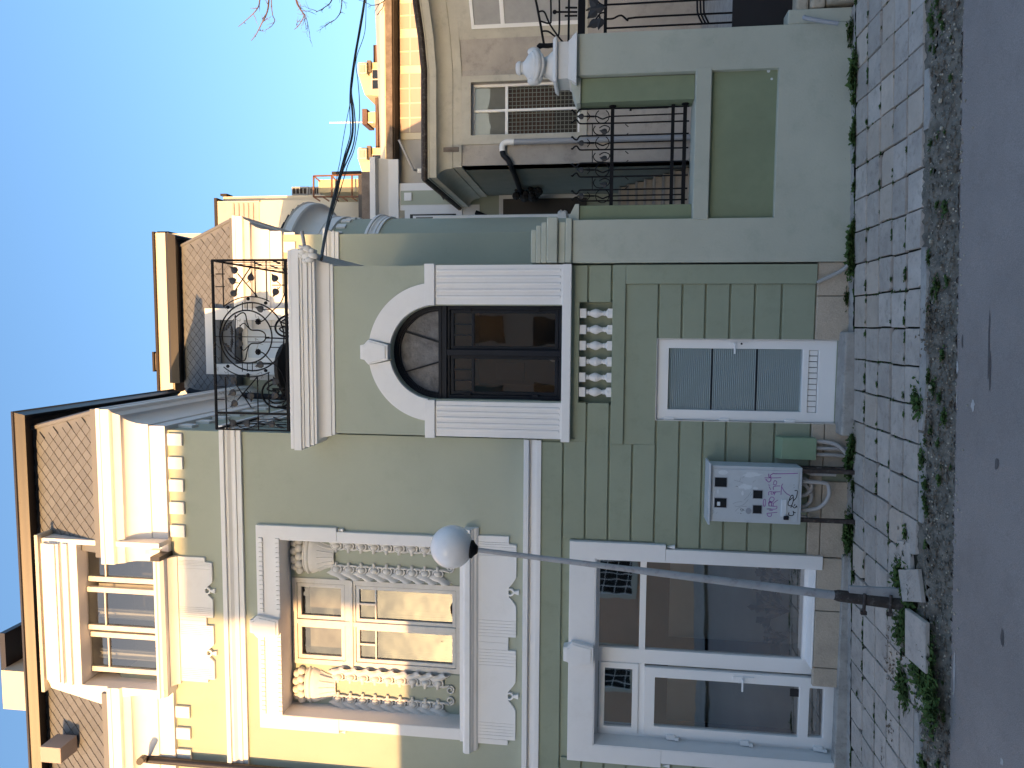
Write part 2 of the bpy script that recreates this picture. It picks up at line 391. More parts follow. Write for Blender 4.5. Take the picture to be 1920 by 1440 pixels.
# narrow concrete strip along the foot of the walls
g = MB(); gquad(g, XL, 3.3, .0, -.17, .0, .002, nx=260, ny=4, amp=.006, seed=9); g.build('foot_strip', M['concrete'], pav)
g = MB(); g.box(-1.12, -.02, -.20, .06, -.06, .085); stp = g.build('door_step', M['concrete'], None, bevel=.02)
stp.parent = pav
g = MB(); g.box(-4.95, -2.45, -.06, .06, -.25, -.035); g.build('shop_threshold', M['concrete'], pav, bevel=.015)

def tufts(name, spots, m, label, cat, hgt=.06, blades=60, spread=.10, flat=False):
    mb = MB(); rnd = random.Random(len(spots))
    for (x, y, z, s) in spots:
        for k in range(int(blades*s)):
            a = rnd.random()*6.283; d = abs(rnd.gauss(0, .5))*spread*s
            px, py = x+math.cos(a)*d*1.3, y+math.sin(a)*d*.6
            h = hgt*(.4+rnd.random())*min(1.3, s); b = rnd.random()*6.283; t = .35+rnd.random()*.7
            ww = (.004+.006*rnd.random()) if not flat else (.010+.012*rnd.random())
            dx, dy = math.cos(b), math.sin(b); q = Vector((px, py, z)); sx, sy = -dy*ww, dx*ww
            if flat:
                e = Vector((dx*h*t, dy*h*t, h*.55*rnd.random())); q = q+Vector((0,0,h*.5*rnd.random()))
                mb.add([q, q+e*.5+Vector((sx, sy, .004)), q+e, q+e*.5-Vector((sx, sy, -.004))], [(0,1,2,3)])
            else:
                e = Vector((dx*h*t, dy*h*t, h))
                mb.add([q-Vector((sx,sy,0))*.5, q+Vector((sx,sy,0))*.5, q+e], [(0,1,2)])
    return mb.build(name, m, label=label, cat=cat, kind='stuff')
sp = []
for x, y, s in ((1605,130,2.2),(1597,60,1.6),(1605,150,1.4),(1603,185,.8),(1605,230,.8),(1604,255,1.2),(1604,300,.6),(1603,350,.7),(1603,425,1),(1600,440,1.2),(1600,460,1.6),(1598,480,2.2),(1601,495,1.6),(1590,560,1.2),(1603,830,1.3),(1600,845,1.8),(1596,880,1.3),(1597,865,1.5),(1602,910,.8),(1597,985,1.8),(1590,1000,1.8),(1595,1015,1.6),(1586,1022,1),(1602,1080,.7),(1582,1265,.7),(1608,1300,.3)):
    p = PG(x, y); sp.append((p.x, p.y, p.z, s))
tufts('weeds', sp, M['moss'], 'clumps of green weeds growing along the foot of the walls', 'weeds', hgt=.045, blades=220, spread=.075, flat=True)
rnd = random.Random(5); sp = []
for r, (ya, yb) in enumerate(rows):
    dens = (.75, .45, .25, .3, .55)[r]; x = 3.92
    while x > -6.2:
        for k in range(6):      # along the joint that runs with the street
            if rnd.random() < dens*(.5+.5*math.sin(x*2.1+r*1.7)): sp.append((x-.054*k, ya, gz(x)-.008, .24+.30*rnd.random()))
            if rnd.random() < .38*(.5+.5*math.sin(x*1.3+r)): sp.append((x, ya+(yb-ya)*k/5, gz(x)-.008, .14+.20*rnd.random()))
        x -= .325
tufts('joint_moss', sp, M['moss'], 'thin green moss and grass in the joints of the pavement slabs', 'moss', hgt=.034, blades=110, spread=.055, flat=True)
sp = []
for x, y, s in ((1688,1080,3.0),(1694,1090,2.2),(1700,1160,1.6),(1690,1180,1.5),(1710,1115,1.3),(1720,1220,2.6),(1735,1240,2.8),(1728,1265,2.6),(1742,1235,2.0),(1745,1310,2.6),(1750,1330,2.0),(1712,1210,1.2),(1700,1290,1.8),(1693,1275,1.4),(1740,1200,.8),(1720,750,1.2),(1727,760,1.0),(1700,1000,.8),(1700,1100,.8),(1730,860,.8)):
    p = PG(x, y); sp.append((p.x, p.y, p.z-.01, s))
for k in range(95):
    x = rnd.uniform(-6, 4); y_ = rnd.uniform(-2.12, -1.78); sp.append((x, y_, gz(x)-.018-max(0, abs(y_)-1.9)*.33, rnd.uniform(.15, .75)))
tufts('kerb_grass', sp, M['moss'], 'ragged green grass and moss growing along the broken kerb', 'grass', hgt=.045, blades=170, spread=.10, flat=True)
sp = []
for k in range(330):
    x = rnd.uniform(-6, 4); x = x if rnd.random() < .75 else rnd.choice((.1,-.9,2.9,-3.5))+rnd.gauss(0, .35); y_ = rnd.uniform(-2.14, -1.82); sp.append((x, y_, gz(x)-.02-max(0, abs(y_)-1.9)*.33, rnd.uniform(.2, .8)))
for x, y, s in ((1668,1240,1.6),(1675,1260,1.8),(1672,1370,1.2),(1690,1265,1.4),(1668,1180,1.0),(1740,620,2.2),(1745,600,2),(1655,1405,.8)):
    p = PG(x, y); sp.append((p.x, p.y, p.z-.005, s))
tufts('dry_litter', sp, M['straw'], 'dry brown leaves and straw lying in the gutter by the kerb', 'leaf litter', hgt=.026, blades=26, spread=.14, flat=True)
# broken kerb stones between the slabs and the gutter
rnd = random.Random(31); x = 3.9
while x > -6.5:
    L_ = rnd.uniform(.35, .95); vis = x < .2 or rnd.random() < .35
    if vis and abs(x-L_/2-PB.x) > .75:
        hh_ = rnd.uniform(.0, .012); n_ = 6; vs = []
        for i in range(n_+1):
            t = i/n_; xx = x-L_*t; w_ = rnd.uniform(.075, .11)*(.6 if i in (0, n_) else 1)
            vs += [(xx, -1.765, gz(xx)+hh_), (xx, -1.765-w_, gz(xx)+hh_-.004), (xx, -1.775-w_, gz(xx)-.08)]
        fs = []
        for i in range(n_): k = 3*i; fs += [(k+3, k, k+1, k+4), (k+4, k+1, k+2, k+5)]
        MB().add(vs, fs).build('kerb_stone', M['concrete'], kerb)
    x -= L_+rnd.uniform(.005, .04)
# lumps of broken mortar and soil along the kerb
mb = MB(); rnd = random.Random(13)
for k in range(1500):
    x = rnd.uniform(-6.3, 4.2); y = rnd.uniform(-2.12, -1.80); r = rnd.uniform(.006, .022); z = gz(x)-.02-max(0, abs(y)-1.90)*.34
    mb.ball((x, y, z+r*.2), r, 5, (1+rnd.random()*.6, .7+rnd.random()*.5, .55))
mb.build('kerb_rubble', M['kerbdirt'], kind='stuff', label='dark lumps of soil and mortar along the crumbling kerb', cat='rubble')
# loose chips of stone in the gutter
mb = MB(); rnd = random.Random(11)
for k in range(700):
    x = rnd.uniform(-6.3, 4.2); y = rnd.choice((rnd.uniform(-2.14, -1.85), rnd.uniform(-2.2, -1.95), rnd.gauss(-2.12, .1))); r = rnd.uniform(.003, .012)*(2.0 if rnd.random() < .05 else 1)
    z = gz(x)-.105 if y < -2.12 else gz(x)-.02-(abs(y)-1.93)*.4 if y < -1.93 else gz(x)-.012
    mb.ball((x, y, z+r*.4), r, 5, (1, .7+rnd.random()*.5, .6))
mb.build('gravel_chips', M['rubble'], kind='stuff', label='pale loose stone chips scattered along the gutter', cat='gravel')

# ================================================================== the green corner house

HX = -1.30                 # right corner of the main block
YU = .15                   # face of the upper wall of the main block
house = empty('green_house', (-2.0, .3, 0), 'ornate green and white corner house with a round arched window and mansard roof', 'house')
rear = 10.5
DOOR = (-1.015, -.115, .09, 2.0)
SHOP = R4(0, (1114,1042), (1114,1395), (1540,1070), (1540,1420)); SHOP = (-4.85, -2.62, -.18, 2.645)
NICHE = (-.84, .29, 2.475, 2.865)
ARC = (-.29, 4.50, .54)
UPW = (-4.87, -2.62, 4.25, 6.525)
# backing walls (slabs with the openings cut out)
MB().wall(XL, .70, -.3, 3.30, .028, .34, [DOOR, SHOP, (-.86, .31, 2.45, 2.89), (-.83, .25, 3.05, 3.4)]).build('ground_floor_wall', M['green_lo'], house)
MB().wall(XL, HX, 3.30, 8.75, YU, YU+.42, [UPW, (-4.50, -3.0, 8.0, 8.9)]).build('upper_wall', M['green_hi'], house)
# course blocks of the rusticated ground floor
zc = [3.03, 2.77, 2.51, 2.25, 1.99, 1.735, 1.48, 1.23, .97, .715, .335]
gap = .011
def course(x0, x1, z0, z1, y=0.0):
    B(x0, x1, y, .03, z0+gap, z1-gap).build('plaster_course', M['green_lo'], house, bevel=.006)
LW = (-5.055, -2.43)       # outer edges of the shop surround, upper part
for i in range(len(zc)-1):
    z1, z0 = zc[i], zc[i+1]
    course(XL, LW[0]+.0 if z0 > 1.8 else -5.0, z0, z1)
    xl = -2.41 if z0 > 1.8 else -2.47
    if z0 >= 2.94: continue
    if z0 > 2.7: course(xl, -1.28, z0, z1); B(-1.28, NICHE[0], 0, .03, z0+gap, 2.868).build('plaster_course', M['green_lo'], house)
    elif z0 > 2.5: course(xl, NICHE[0], z0, z1); course(NICHE[1], .70, z0, z1)
    elif z0 > 2.2: course(xl, -1.30, z0, z1)
    elif z0 > 1.9: course(xl, -1.30, z0, z1)
    else: course(xl, DOOR[0]-.005, z0, z1)
B(XL, HX, .0, .03, 3.03+gap, 3.28).build('plaster_course', M['green_lo'], house)
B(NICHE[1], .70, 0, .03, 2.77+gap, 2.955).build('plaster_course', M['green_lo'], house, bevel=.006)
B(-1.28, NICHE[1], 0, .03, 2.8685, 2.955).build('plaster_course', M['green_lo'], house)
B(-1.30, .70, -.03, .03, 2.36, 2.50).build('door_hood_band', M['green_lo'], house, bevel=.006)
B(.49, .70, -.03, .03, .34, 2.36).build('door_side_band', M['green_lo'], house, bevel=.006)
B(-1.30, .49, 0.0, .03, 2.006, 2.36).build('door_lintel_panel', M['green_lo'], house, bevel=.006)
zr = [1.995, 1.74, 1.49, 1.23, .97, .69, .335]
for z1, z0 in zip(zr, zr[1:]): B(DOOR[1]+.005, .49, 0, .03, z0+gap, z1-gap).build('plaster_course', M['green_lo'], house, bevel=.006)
# plinth stones
def stone(x0, x1, z0, z1, y=-.012):
    vs = MB(); vs.box(x0+.004, x1-.004, y+random.uniform(-.004, .004), .03, z0+.003, z1-.003); vs.build('plinth_stone', M['stone'], house, bevel=.008)
for a, b in ((XL,-5.9),(-5.9,-5.0),(-2.5,-2.1),(-2.1,-1.65),(-1.65,-1.30),(-1.30,-1.02)):
    stone(a, b, .20, .335)
    stone(a+ (.1 if a > -2.5 and a < -1.4 else 0), b, -.12, .197) if b > -1.35 else stone(a, b, -.22, .197)
stone(-.11, .36, -.05, .335); stone(.36, .72, -.05, .335)
for a, b in ((-2.5,-3.1),(-3.1,-3.75),(-3.75,-3.97)): stone(b, a, -.20, .225, -.03)
MB().box(HX-.42, HX, YU+.422, 3.6, 5.9, 8.75).build('side_wall', M['green_hi'], house)
# string courses on the main block
def strip(path, prof, name, m, **k): return MB().sweep(path, prof, True).build(name, m, house, **k)
mp = [(XL, YU), (HX, YU), (HX, 3.5)]
strip([(XL, YU), (HX+.02, YU)], [(0,3.28),(.17,3.28),(.17,3.33),(.14,3.335),(.14,3.39),(.11,3.395),(.11,3.42),(.165,3.425),(.165,3.475),(0,3.50)], 'string_course', M['white'], smooth=20)
strip(mp, [(0,7.0),(.035,7.0),(.035,7.06),(.05,7.065),(.05,7.10),(.035,7.105),(.04,7.125),(.065,7.16),(.065,7.19),(.09,7.195),(.09,7.25),(0,7.27)], 'string_course', M['white'], smooth=20)
# cornice: fascia, ogee, soffit, corona
def ogee(z0, z1, o0, o1, n=8):
    return [(o0+(o1-o0)*(.5-.5*math.cos(math.pi*i/n))**1.0, z0+(z1-z0)*i/n) for i in range(n+1)]
cprof = [(0,7.98),(.055,7.985),(.055,8.19),(.07,8.195),(.075,8.215)]+[(.075+.12*(1-math.cos(math.pi/2*i/7)), 8.215+.26*math.sin(math.pi/2*i/7)) for i in range(1,8)]+[(.205,8.49),(.215,8.52),(.235,8.55),(.27,8.565),(.275,8.57),(.275,8.68),(.285,8.685),(.285,8.735),(0,8.80)]
DX = (-4.56, -2.96)       # dormer gap in the cornice
strip([(XL, YU), (DX[0], YU)], cprof, 'cornice', M['white'], smooth=28)
strip([(DX[1], YU), (HX, YU), (HX, 3.5)], cprof, 'cornice', M['white'], smooth=28)
# frieze blocks
for x, y in ((330,843),(332,889),(334,935),(335,973+8),): pass
fb = MB().box(-.075, .075, -.035, .0, -.095, .095).mesh('frieze_block', M['white'])
for yc in (823.5, 867.5, 909.5, 951.5, 994.5): inst(fb, 'frieze_block', house, (P(329, yc, YU).x, YU, 7.87))
for yc in (1333, 1373, 1413): inst(fb, 'frieze_block', house, (P(345, yc, YU).x, YU, 7.88))
for k in range(7): inst(fb, 'frieze_block', house, (HX, .42+.40*k, 7.87), (0, 0, R(90)))
# mansard roof with diamond metal tiles
def mansard(path, z0, z1, lean, name='mansard_roof'):
    return MB().sweep(path, [(-.3, z0), (0, z0), (-lean, z1), (-lean-.3, z1)]).build(name, M['tile'], house)
ZE = 9.86
def tiles_on(origin, ux, up, n, wid, hgt, parent, clip, s=.116):
    """diamond tiles laid in a plane: origin, horizontal unit vector, upward unit vector, outward normal"""
    h = s/math.sqrt(2)
    me = MB()
    # a folded tile: square on its corner, lower edges turned out
    pts = [(0,-h),(h,0),(0,h),(-h,0)]
    me.add([(x*.99, z*.99, t) for t in (0, .001) for x, z in pts], [])
    me.v = [(0,-h*1.10,.017),(h*1.01,0,.009),(0,h*1.0,.001),(-h*1.01,0,.009),(0,-h*1.10,.004),(h*1.0,0,.0),(-h*1.0,0,.0)]
    me.f = [(0,1,2,3),(0,4,5,1),(3,6,4,0)]
    mesh = me.mesh('diamond_roof_tile', M['tile'])
    ry = 0
    rot = Matrix((ux, up, n)).transposed().to_4x4()
    nx = int(wid/h)+2; nz = int(hgt/h)+2; c = 0
    for j in range(-1, nz):
        for i in range(-1, nx):
            if (i+j) % 2: continue
            a, b = i*h, j*h
            if not clip(a, b, h): continue
            o = bpy.data.objects.new('roof_tile', mesh); COL.objects.link(o)
            o.matrix_world = Matrix.Translation(origin+ux*a+up*b+n*.004) @ rot
            loc = o.matrix_world.copy(); o.parent = parent; o.matrix_parent_inverse = mw(parent).inverted()
            l_, r_, s_ = loc.decompose(); o.location = l_; o.rotation_euler = r_.to_euler(); o.scale = (1,1,1); c += 1
    return c
YM = -.09; zb, zt = 8.77, ZE; LEAN = .26
rf = mansard([(DX[1]+.12, YM), (-1.06, YM), (-1.06, 3.4)], zb, zt, LEAN)
upv = Vector((0, LEAN, zt-zb)).normalized(); hh = (Vector((0, LEAN, zt-zb))).length
nv = Vector((1,0,0)).cross(upv)
tiles_on(Vector((DX[1]+.2, YM, zb)), Vector((1,0,0)), upv, nv, 2.1, hh, rf, lambda a, b, h: h*.5 < a < 1.70-b*.27-h*.9 and h*.4 < b < hh-h*.3)
rf2 = mansard([(XL, YM), (DX[0]-.14, YM)], zb, zt, LEAN)
tiles_on(Vector((-6.5, YM, zb)), Vector((1,0,0)), upv, nv, 2.1, hh, rf2, lambda a, b, h: h*.5 < a < 1.86-b*.02 and h*.4 < b < hh-h*.3)
# trims of the mansard
mb = MB(); mb.sweep([(DX[1]+.08, YM-.01), (-1.05, YM-.01), (-1.05, 3.1)], [(0,zb-.03),(.025,zb-.03),(.025,zb+.045),(-.02,zb+.06)]); mb.build('mansard_foot_trim', M['tile'], house)
mb = MB(); mb.sweep([(XL, YM-.01), (DX[0]-.08, YM-.01)], [(0,zb-.03),(.025,zb-.03),(.025,zb+.045),(-.02,zb+.06)]); mb.build('mansard_foot_trim', M['tile'], house)
MB().tube([(-1.06,YM,zb+.02),(-1.06-LEAN,YM+LEAN,zt)], .035, 6).build('hip_capping', M['tile'], house)
# eaves: soffit, boxed brown gutter
ep = [(XL, YM+LEAN), (-1.06-LEAN, YM+LEAN), (-1.06-LEAN, 3.3)]
MB().sweep(ep, [(-.35, ZE-.005), (.16, ZE-.005), (.16, ZE+.03), (-.35, ZE+.03)]).build('soffit', M['soffit'], house)
MB().sweep(ep, [(.12,ZE+.0),(.16,ZE-.05),(.185,ZE-.06),(.20,ZE-.02),(.205,ZE+.01),(.22,ZE+.05),(.235,ZE+.06),(.235,ZE+.085),(.20,ZE+.085),(.12,ZE+.06)]).build('gutter', M['brown'], house, smooth=30)
MB().add([(XL,.1,ZE+.07),(-1.25,.1,ZE+.07),(-2.6,2.2,ZE+.9),(XL,2.2,ZE+.9),(-1.25,5,ZE+.07),(-2.6,5,ZE+.9)], [(0,1,2,3),(1,4,5,2)]).build('main_roof', M['roofred'], house)
# chimneys and a vent box above the eaves
def chimney(pts, Y, y1, m, cap=None, name='chimney', par=None):
    x0, x1, z0, z1 = R4(Y, *pts); return MB().box(x0, x1, Y, y1, z0, z1).build(name, m, par or house, bevel=.01)
MB().box(P(20,1330,1.6).x, P(20,1258,1.6).x, 1.6, 2.6, 9.8, P(4,1290,1.6).z).build('chimney', M['cream'], house)
MB().box(P(20,1330,1.6).x-.03, P(20,1258,1.6).x+.55, 1.7, 2.6, P(4,1290,1.6).z+.005, P(4,1290,1.6).z+.1).build('chimney_cap', M['brown'], house)
x0, x1, z0, z1 = R4(-.25, (80,1398), (80,1427), (118,1398), (118,1427)); MB().box(x0, x1, -.29, .0, z0, z1).build('vent_box', M['fabric'], house, bevel=.008)
# brown downpipe at the left edge
dpx = P(431,1437,.06).x
MB().tube([P(262,1428,-.2), P(268,1422,-.1), P(278,1424,.06), (dpx,.06,7.1), (dpx,.06,3.75), (dpx,-.10,3.45), (dpx,-.06,3.1), (dpx,-.06,-.15)], .045, 10).build('downpipe', M['brown'], house, smooth=40)

# ---- dormer window
dorm_y = -.10
def zd(x, y=1150, Y=None): return P(x, y, dorm_y if Y is None else Y).z
zT = zd(84)
opn = (P(220,1290,-.1).x, P(200,1024,-.1).x, 8.05, zd(148))
xR = P(150,1012,dorm_y).x
mb = MB(); mb.wall(-4.56, xR, 7.98, zT, dorm_y, .40, [(opn[0], opn[1], 7.0, opn[3])])
dm = mb.build('dormer', M['white'], house, bevel=.006)
MB().prism([(-4.562,7.98),(-4.562,zT),(-4.64,zT-.03),(-4.80,8.86),(-4.80,8.79),(-4.70,8.6),(-4.64,8.3),(-4.62,7.98)], dorm_y+.01, .25).build('dormer_cheek', M['white'], dm, bevel=.008)
for k, (za, zb_, o) in enumerate(((zd(133),zd(122.5),.03),(zd(119),zd(114),.045),(zd(113.5),zd(97),.06),(zd(96),zd(87),.045))):
    B(opn[0]+.02*k, opn[1]+.01, dorm_y-o, dorm_y+.02, za, zb_).build('dormer_lintel_band', M['white'], dm, bevel=.006)
B(-4.66, xR+.05, dorm_y-.06, .2, zT+.002, zT+.045).build('dormer_top_board', M['cream'], dm)
def pane_frame(par, x0, x1, z0, z1, y, fw, m, depth=.05, gm='glass', muntin=(), name='casement', gl=True, vm=(), mw_=.02):
    mb = MB(); mb.wall(x0, x1, z0, z1, y, y+depth, [(x0+fw, x1-fw, z0+fw, z1-fw)])
    for z in muntin: mb.box(x0+fw, x1-fw, y+.008, y+depth-.01, z-mw_/2, z+mw_/2)
    for x in vm: mb.box(x-mw_/2, x+mw_/2, y+.009, y+depth-.011, z0+fw, z1-fw)
    f = mb.build(name, m, par, bevel=.004)
    if gl: MB().poly([(x0+fw, y+depth*.6, z0+fw), (x1-fw, y+depth*.6, z0+fw), (x1-fw, y+depth*.6, z1-fw), (x0+fw, y+depth*.6, z1-fw)]).build('pane', M[gm], f)
    return f
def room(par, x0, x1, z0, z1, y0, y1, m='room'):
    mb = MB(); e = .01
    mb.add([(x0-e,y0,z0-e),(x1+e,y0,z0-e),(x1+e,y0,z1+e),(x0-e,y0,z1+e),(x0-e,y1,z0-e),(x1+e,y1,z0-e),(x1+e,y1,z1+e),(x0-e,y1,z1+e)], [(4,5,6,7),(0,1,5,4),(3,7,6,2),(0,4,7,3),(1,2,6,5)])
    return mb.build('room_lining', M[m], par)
def drape(par, x0, x1, z0, z1, y, amp=.02, n=60, m='curtain', k=40, name='curtain', taper=0):
    mb = MB(); vs = []
    for i in range(n+1):
        t = i/n; x = x0+(x1-x0)*t; a = amp*math.sin(k*t+1.7*math.sin(7*t)); vs += [(x, y+a*.6, z1), (x+taper*(.5-t), y+a, z0)]
    mb.add(vs, [(2*i, 2*i+1, 2*i+3, 2*i+2) for i in range(n)]); return mb.build(name, M[m], par, smooth=60)
yd = .07
zw1 = P(158,1150,yd).z
edges = [(P(220,1178,yd).x+.02, P(220,1190,yd).x) ]
cs = [P(230,y,yd).x for y in (1028, 1093, 1102, 1182, 1188, 1262)]
for k in range(3):
    pane_frame(dm, cs[2*k+1], cs[2*k], 8.08, zw1, yd-(.03 if k == 1 else 0), .065, M['oldpaint'], gm='glass', muntin=(P(200,1150,yd).z,), name='dormer_casement')
B(opn[0], opn[1], yd-.01, yd+.05, zw1+.002, opn[3]+.03).build('window_head', M['oldpaint'], dm)
room(dm, opn[0], opn[1], 8.05, opn[3]+.03, yd+.05, 1.0)
for a, b in ((-3.45,-3.22),(-3.80,-3.66),(-4.02,-3.9),(-4.34,-4.2)): drape(dm, a, b, 8.05, 9.05, yd+.12, .03, 40, k=18)
# hood sill and apron under the dormer
def aprofile(t):
    if t < .037 or t > .974 or .476 < t < .54: return .80
    for c in (.262, .76):
        d = abs(t-c)
        if d < .068: return .80+.20*max(0, (d-.022)/.046)**.8 if d > .022 else .80
    return 1.0
def apron(par, x0, x1, z1, hh_, y):
    cuts = [0,.030,.040,.052,.064,.092,.40,.415,.43,.445,.46,.476,.505,.54,.555,.57,.585,.60,.615,.895,.91,.925,.94,.955,.974,1.0]
    root = B(x0+.004, x1-.004, y-.012, y+.01, z1-hh_*.78, z1).build('apron', M['white'], par)
    for a, b in zip(cuts, cuts[1:]):
        # t runs from right to left in the photo
        n = max(2, int((b-a)*130)); ts = [a+(b-a)*i/n for i in range(n+1)]
        pts = []
        for i, t in enumerate(ts):
            tt = min(max(t, a+1e-4), b-1e-4); xx = x1-(x1-x0)*t
            if i == 0: xx -= .0016
            if i == n: xx += .0016
            pts.append((xx, z1-hh_*aprofile(tt)))
        poly = [(pts[0][0], z1)]+pts+[(pts[-1][0], z1)]
        MB().prism(poly, y-.032, y).build('apron_panel', M['white'], root)
    for c in (.262, .76):
        cx = x1-(x1-x0)*c; cz = z1-hh_*.845; rr, ri = hh_*.105, hh_*.062
        mb = MB(); n = 24; vs = []; fs = []
        for i in range(n):
            a = 2*math.pi*i/n
            for r, yy in ((rr, y-.035), (ri, y-.035), (ri, y), (rr, y)): vs.append((cx+r*math.cos(a), yy, cz+r*math.sin(a)))
        for i in range(n):
            for k in range(4): fs.append((i*4+k, i*4+(k+1)%4, ((i+1)%n)*4+(k+1)%4, ((i+1)%n)*4+k))
        mb.add(vs, fs)
        mb.prism([(cx-.012, cz-rr+.004), (cx+.012, cz-rr+.004), (cx+.03, cz-rr-.055), (cx-.03, cz-rr-.055)], y-.034, y)
        mb.build('apron_ring', M['white'], root)
    return root
hood = [(0,7.96),(.20,7.96),(.235,7.99),(.245,8.02),(.26,8.03),(.26,8.06),(0,8.09)]
strip([(-4.66, YU), (-2.90, YU)], hood, 'dormer_sill', M['white'], smooth=25)
strip([(-4.56, YU), (-2.90, YU)], [(0,7.88),(.05,7.88),(.06,7.90),(.09,7.93),(.14,7.955),(0,7.965)], 'dormer_sill_moulding', M['white'], smooth=30)
B(-2.896, -2.84, YU-.27, YU, 7.965, 8.09).build('sill_flashing', M['brown'], house)
apron(house, -4.53, -2.90, 7.885, .46, YU)

# ---- big upper window with plaster garlands
mb = MB(); y = YU
su = mb.wall(-5.055, -2.445, 5.78, 6.82, y-.055, y+.02, [(UPW[0], UPW[1], 0, UPW[3])])
su = mb.build('window_surround', M['white'], house, bevel=.006)
for a_, b_ in ((-5.01, UPW[0]), (UPW[1], -2.49)): B(a_, b_, y-.054, y+.02, 4.25, 5.778).build('surround_leg', M['white'], su, bevel=.006)
for x in (-5.033, -2.467):
    MB().prism([(x-.018,5.70),(x+.018,5.70),(x,5.765)], y-.05, y+.01).build('surround_pendant', M['white'], su)
# dentil rows
mb = MB()
for z in (6.755, 6.535):
    for i in range(38):
        x = -4.86+i*(2.24/37.5)
        if abs(x+3.72) < .12: continue
        mb.box(x, x+.050, y-.075, y-.05, z-.026, z+.026)
mb.build('dentil_row', M['white'], su, kind='stuff')
def keystone(par, cx, z0, z1, w0, w1, y, pro):
    def shape(s): 
        return [(cx-w0*s, z0), (cx+w0*s, z0), (cx+w1*s, z1-.10*s), (cx+w1*.8*s, z1-.07*s), (cx+w1*.62*s, z1-.05*s), (cx+w1*.55*s, z1), (cx-w1*.55*s, z1), (cx-w1*.62*s, z1-.05*s), (cx-w1*.8*s, z1-.07*s), (cx-w1*s, z1-.10*s)]
    k = MB().prism(shape(1), y-pro, y+.01).build('keystone', M['white'], par, bevel=.008)
    s = [(x*.84+cx*.16, zz*.84+((z0+z1)/2)*.16) for x, zz in shape(1)]
    MB().prism(s, y-pro-.012, y-pro+.002).build('keystone_face', M['white'], k, bevel=.006)
keystone(su, -3.72, 6.52, 6.90, .10, .145, YU, .11)
YB = YU+.27                                           # back of the deep reveal
mb = MB(); mb.wall(UPW[0]-.02, UPW[1]+.02, 4.22, 6.55, YB, YB+.10, [(-4.335, -3.20, 4.30, 6.50)]); mb.build('window_back_panel', M['green_hi'], house)
mb = MB(); mb.add([(UPW[0],YU-.052,4.25),(UPW[0],YB,4.25),(UPW[0],YB,6.525),(UPW[0],YU-.052,6.525)], [(0,1,2,3)])
for (a, b) in ((UPW[0]-.02, UPW[0]+.003), (UPW[1]-.003, UPW[1]+.02)): mb.box(a, b, YU-.05, YB, 4.25, 6.525)
mb.box(UPW[0], UPW[1], YU-.05, YB, 6.522, 6.54); mb.build('window_reveal', M['white'], su)
strip([(-5.12, YU), (-2.37, YU)], [(-.28,4.20),(.11,4.20),(.125,4.19),(.14,4.17),(.14,4.115),(.105,4.11),(.095,4.09),(.07,4.075),(.06,4.05),(.035,4.03),(.0,4.03),(-.28,4.03)][::-1], 'window_sill', M['white'], smooth=25)
B(-5.02, -2.48, YU-.06, YB+.02, 4.201, 4.25).build('sill_board', M['white'], house, bevel=.005)
apron(house, -5.04, -2.46, 4.03, .455, YU)
yw = YB-.02
win = MB().wall(-4.335, -3.20, 4.30, 6.50, yw, yw+.07, [(-4.27,-3.265,5.80,6.44),(-4.27,-3.265,4.36,5.66)]).build('window_frame', M['oldpaint'], house, bevel=.004)
B(-4.335, -3.20, yw-.02, yw, 5.69, 5.73).build('transom_moulding', M['oldpaint'], win, bevel=.006)
B(-3.80, -3.74, yw-.01, yw+.06, 4.36, 6.44).build('centre_mullion', M['oldpaint'], win, bevel=.006)
for a, b in ((-4.265,-3.80),(-3.74,-3.27)):
    pane_frame(win, a, b, 5.805, 6.435, yw+.01, .05, M['oldpaint'], name='top_casement', gm='glass_w')
    pane_frame(win, a, b, 4.365, 5.655, yw+.01, .045, M['oldpaint'], muntin=(5.40,), name='casement', gm='glass_w')
    B((a+b)/2-.012, (a+b)/2+.012, yw+.012, yw+.05, 5.40, 5.61).build('muntin', M['oldpaint'], win)
    drape(win, a+.07, b-.03, 4.35, 5.38, yw+.11, .012, 50, 'lace', k=22)
    drape(win, a, b, 5.80, 6.32, yw+.14, .01, 30, k=9)
    B(a, b, yw+.13, yw+.14, 5.30, 5.36).build('curtain_rail', M['wood'], win)
room(win, -4.33, -3.2, 4.3, 6.5, yw+.08, 1.5)
# garland pieces
gl = MB(); 
gl.ball((0,0,0), .036, 12, (1,.8,1))
gl.lathe([(.052,-.012),(.058,0),(.052,.012)], (0,0,0), 14)
leaf = MB()
def leafrel():
    mb = MB(); n = 10; vs = []; fs = []
    # acanthus leaf curling outward: rows along its length
    for i in range(n+1):
        t = i/n; cx = .015+.095*t; cz = .03-.085*t+.02*math.sin(t*5)
        wz = .055*math.sin(min(1, t*1.25+.15)*math.pi*.78)+.008
        for k in range(5):
            s = (k-2)/2; lob = 1+.18*math.sin(t*22+s*2)
            vs.append((cx+.01*s, -.028*(1-s*s)*(.5+t)-.006, cz+wz*s*lob))
    for i in range(n):
        for k in range(4): fs.append((i*5+k, i*5+k+1, (i+1)*5+k+1, (i+1)*5+k))
    mb.add(vs, fs); mb.add([(x, .006, z) for x, y, z in vs], [tuple(reversed(f)) for f in fs])
    mb.ball((.105,-.014,-.045), .020, 8); return mb
lf = leafrel(); lf.ball((0,-.01,0), .034, 12, (1,.8,1)); lf.tube([(.045*math.cos(a), -.005, .045*math.sin(a)) for a in [2*math.pi*i/14 for i in range(14)]], .010, 6, closed=True); lf.tube([(-.075,0,.005),(-.04,-.012,.0),(0,-.01,0)], .014, 6)
mesh_r = lf.mesh('garland_leaf', M['trim2'], smooth=60)
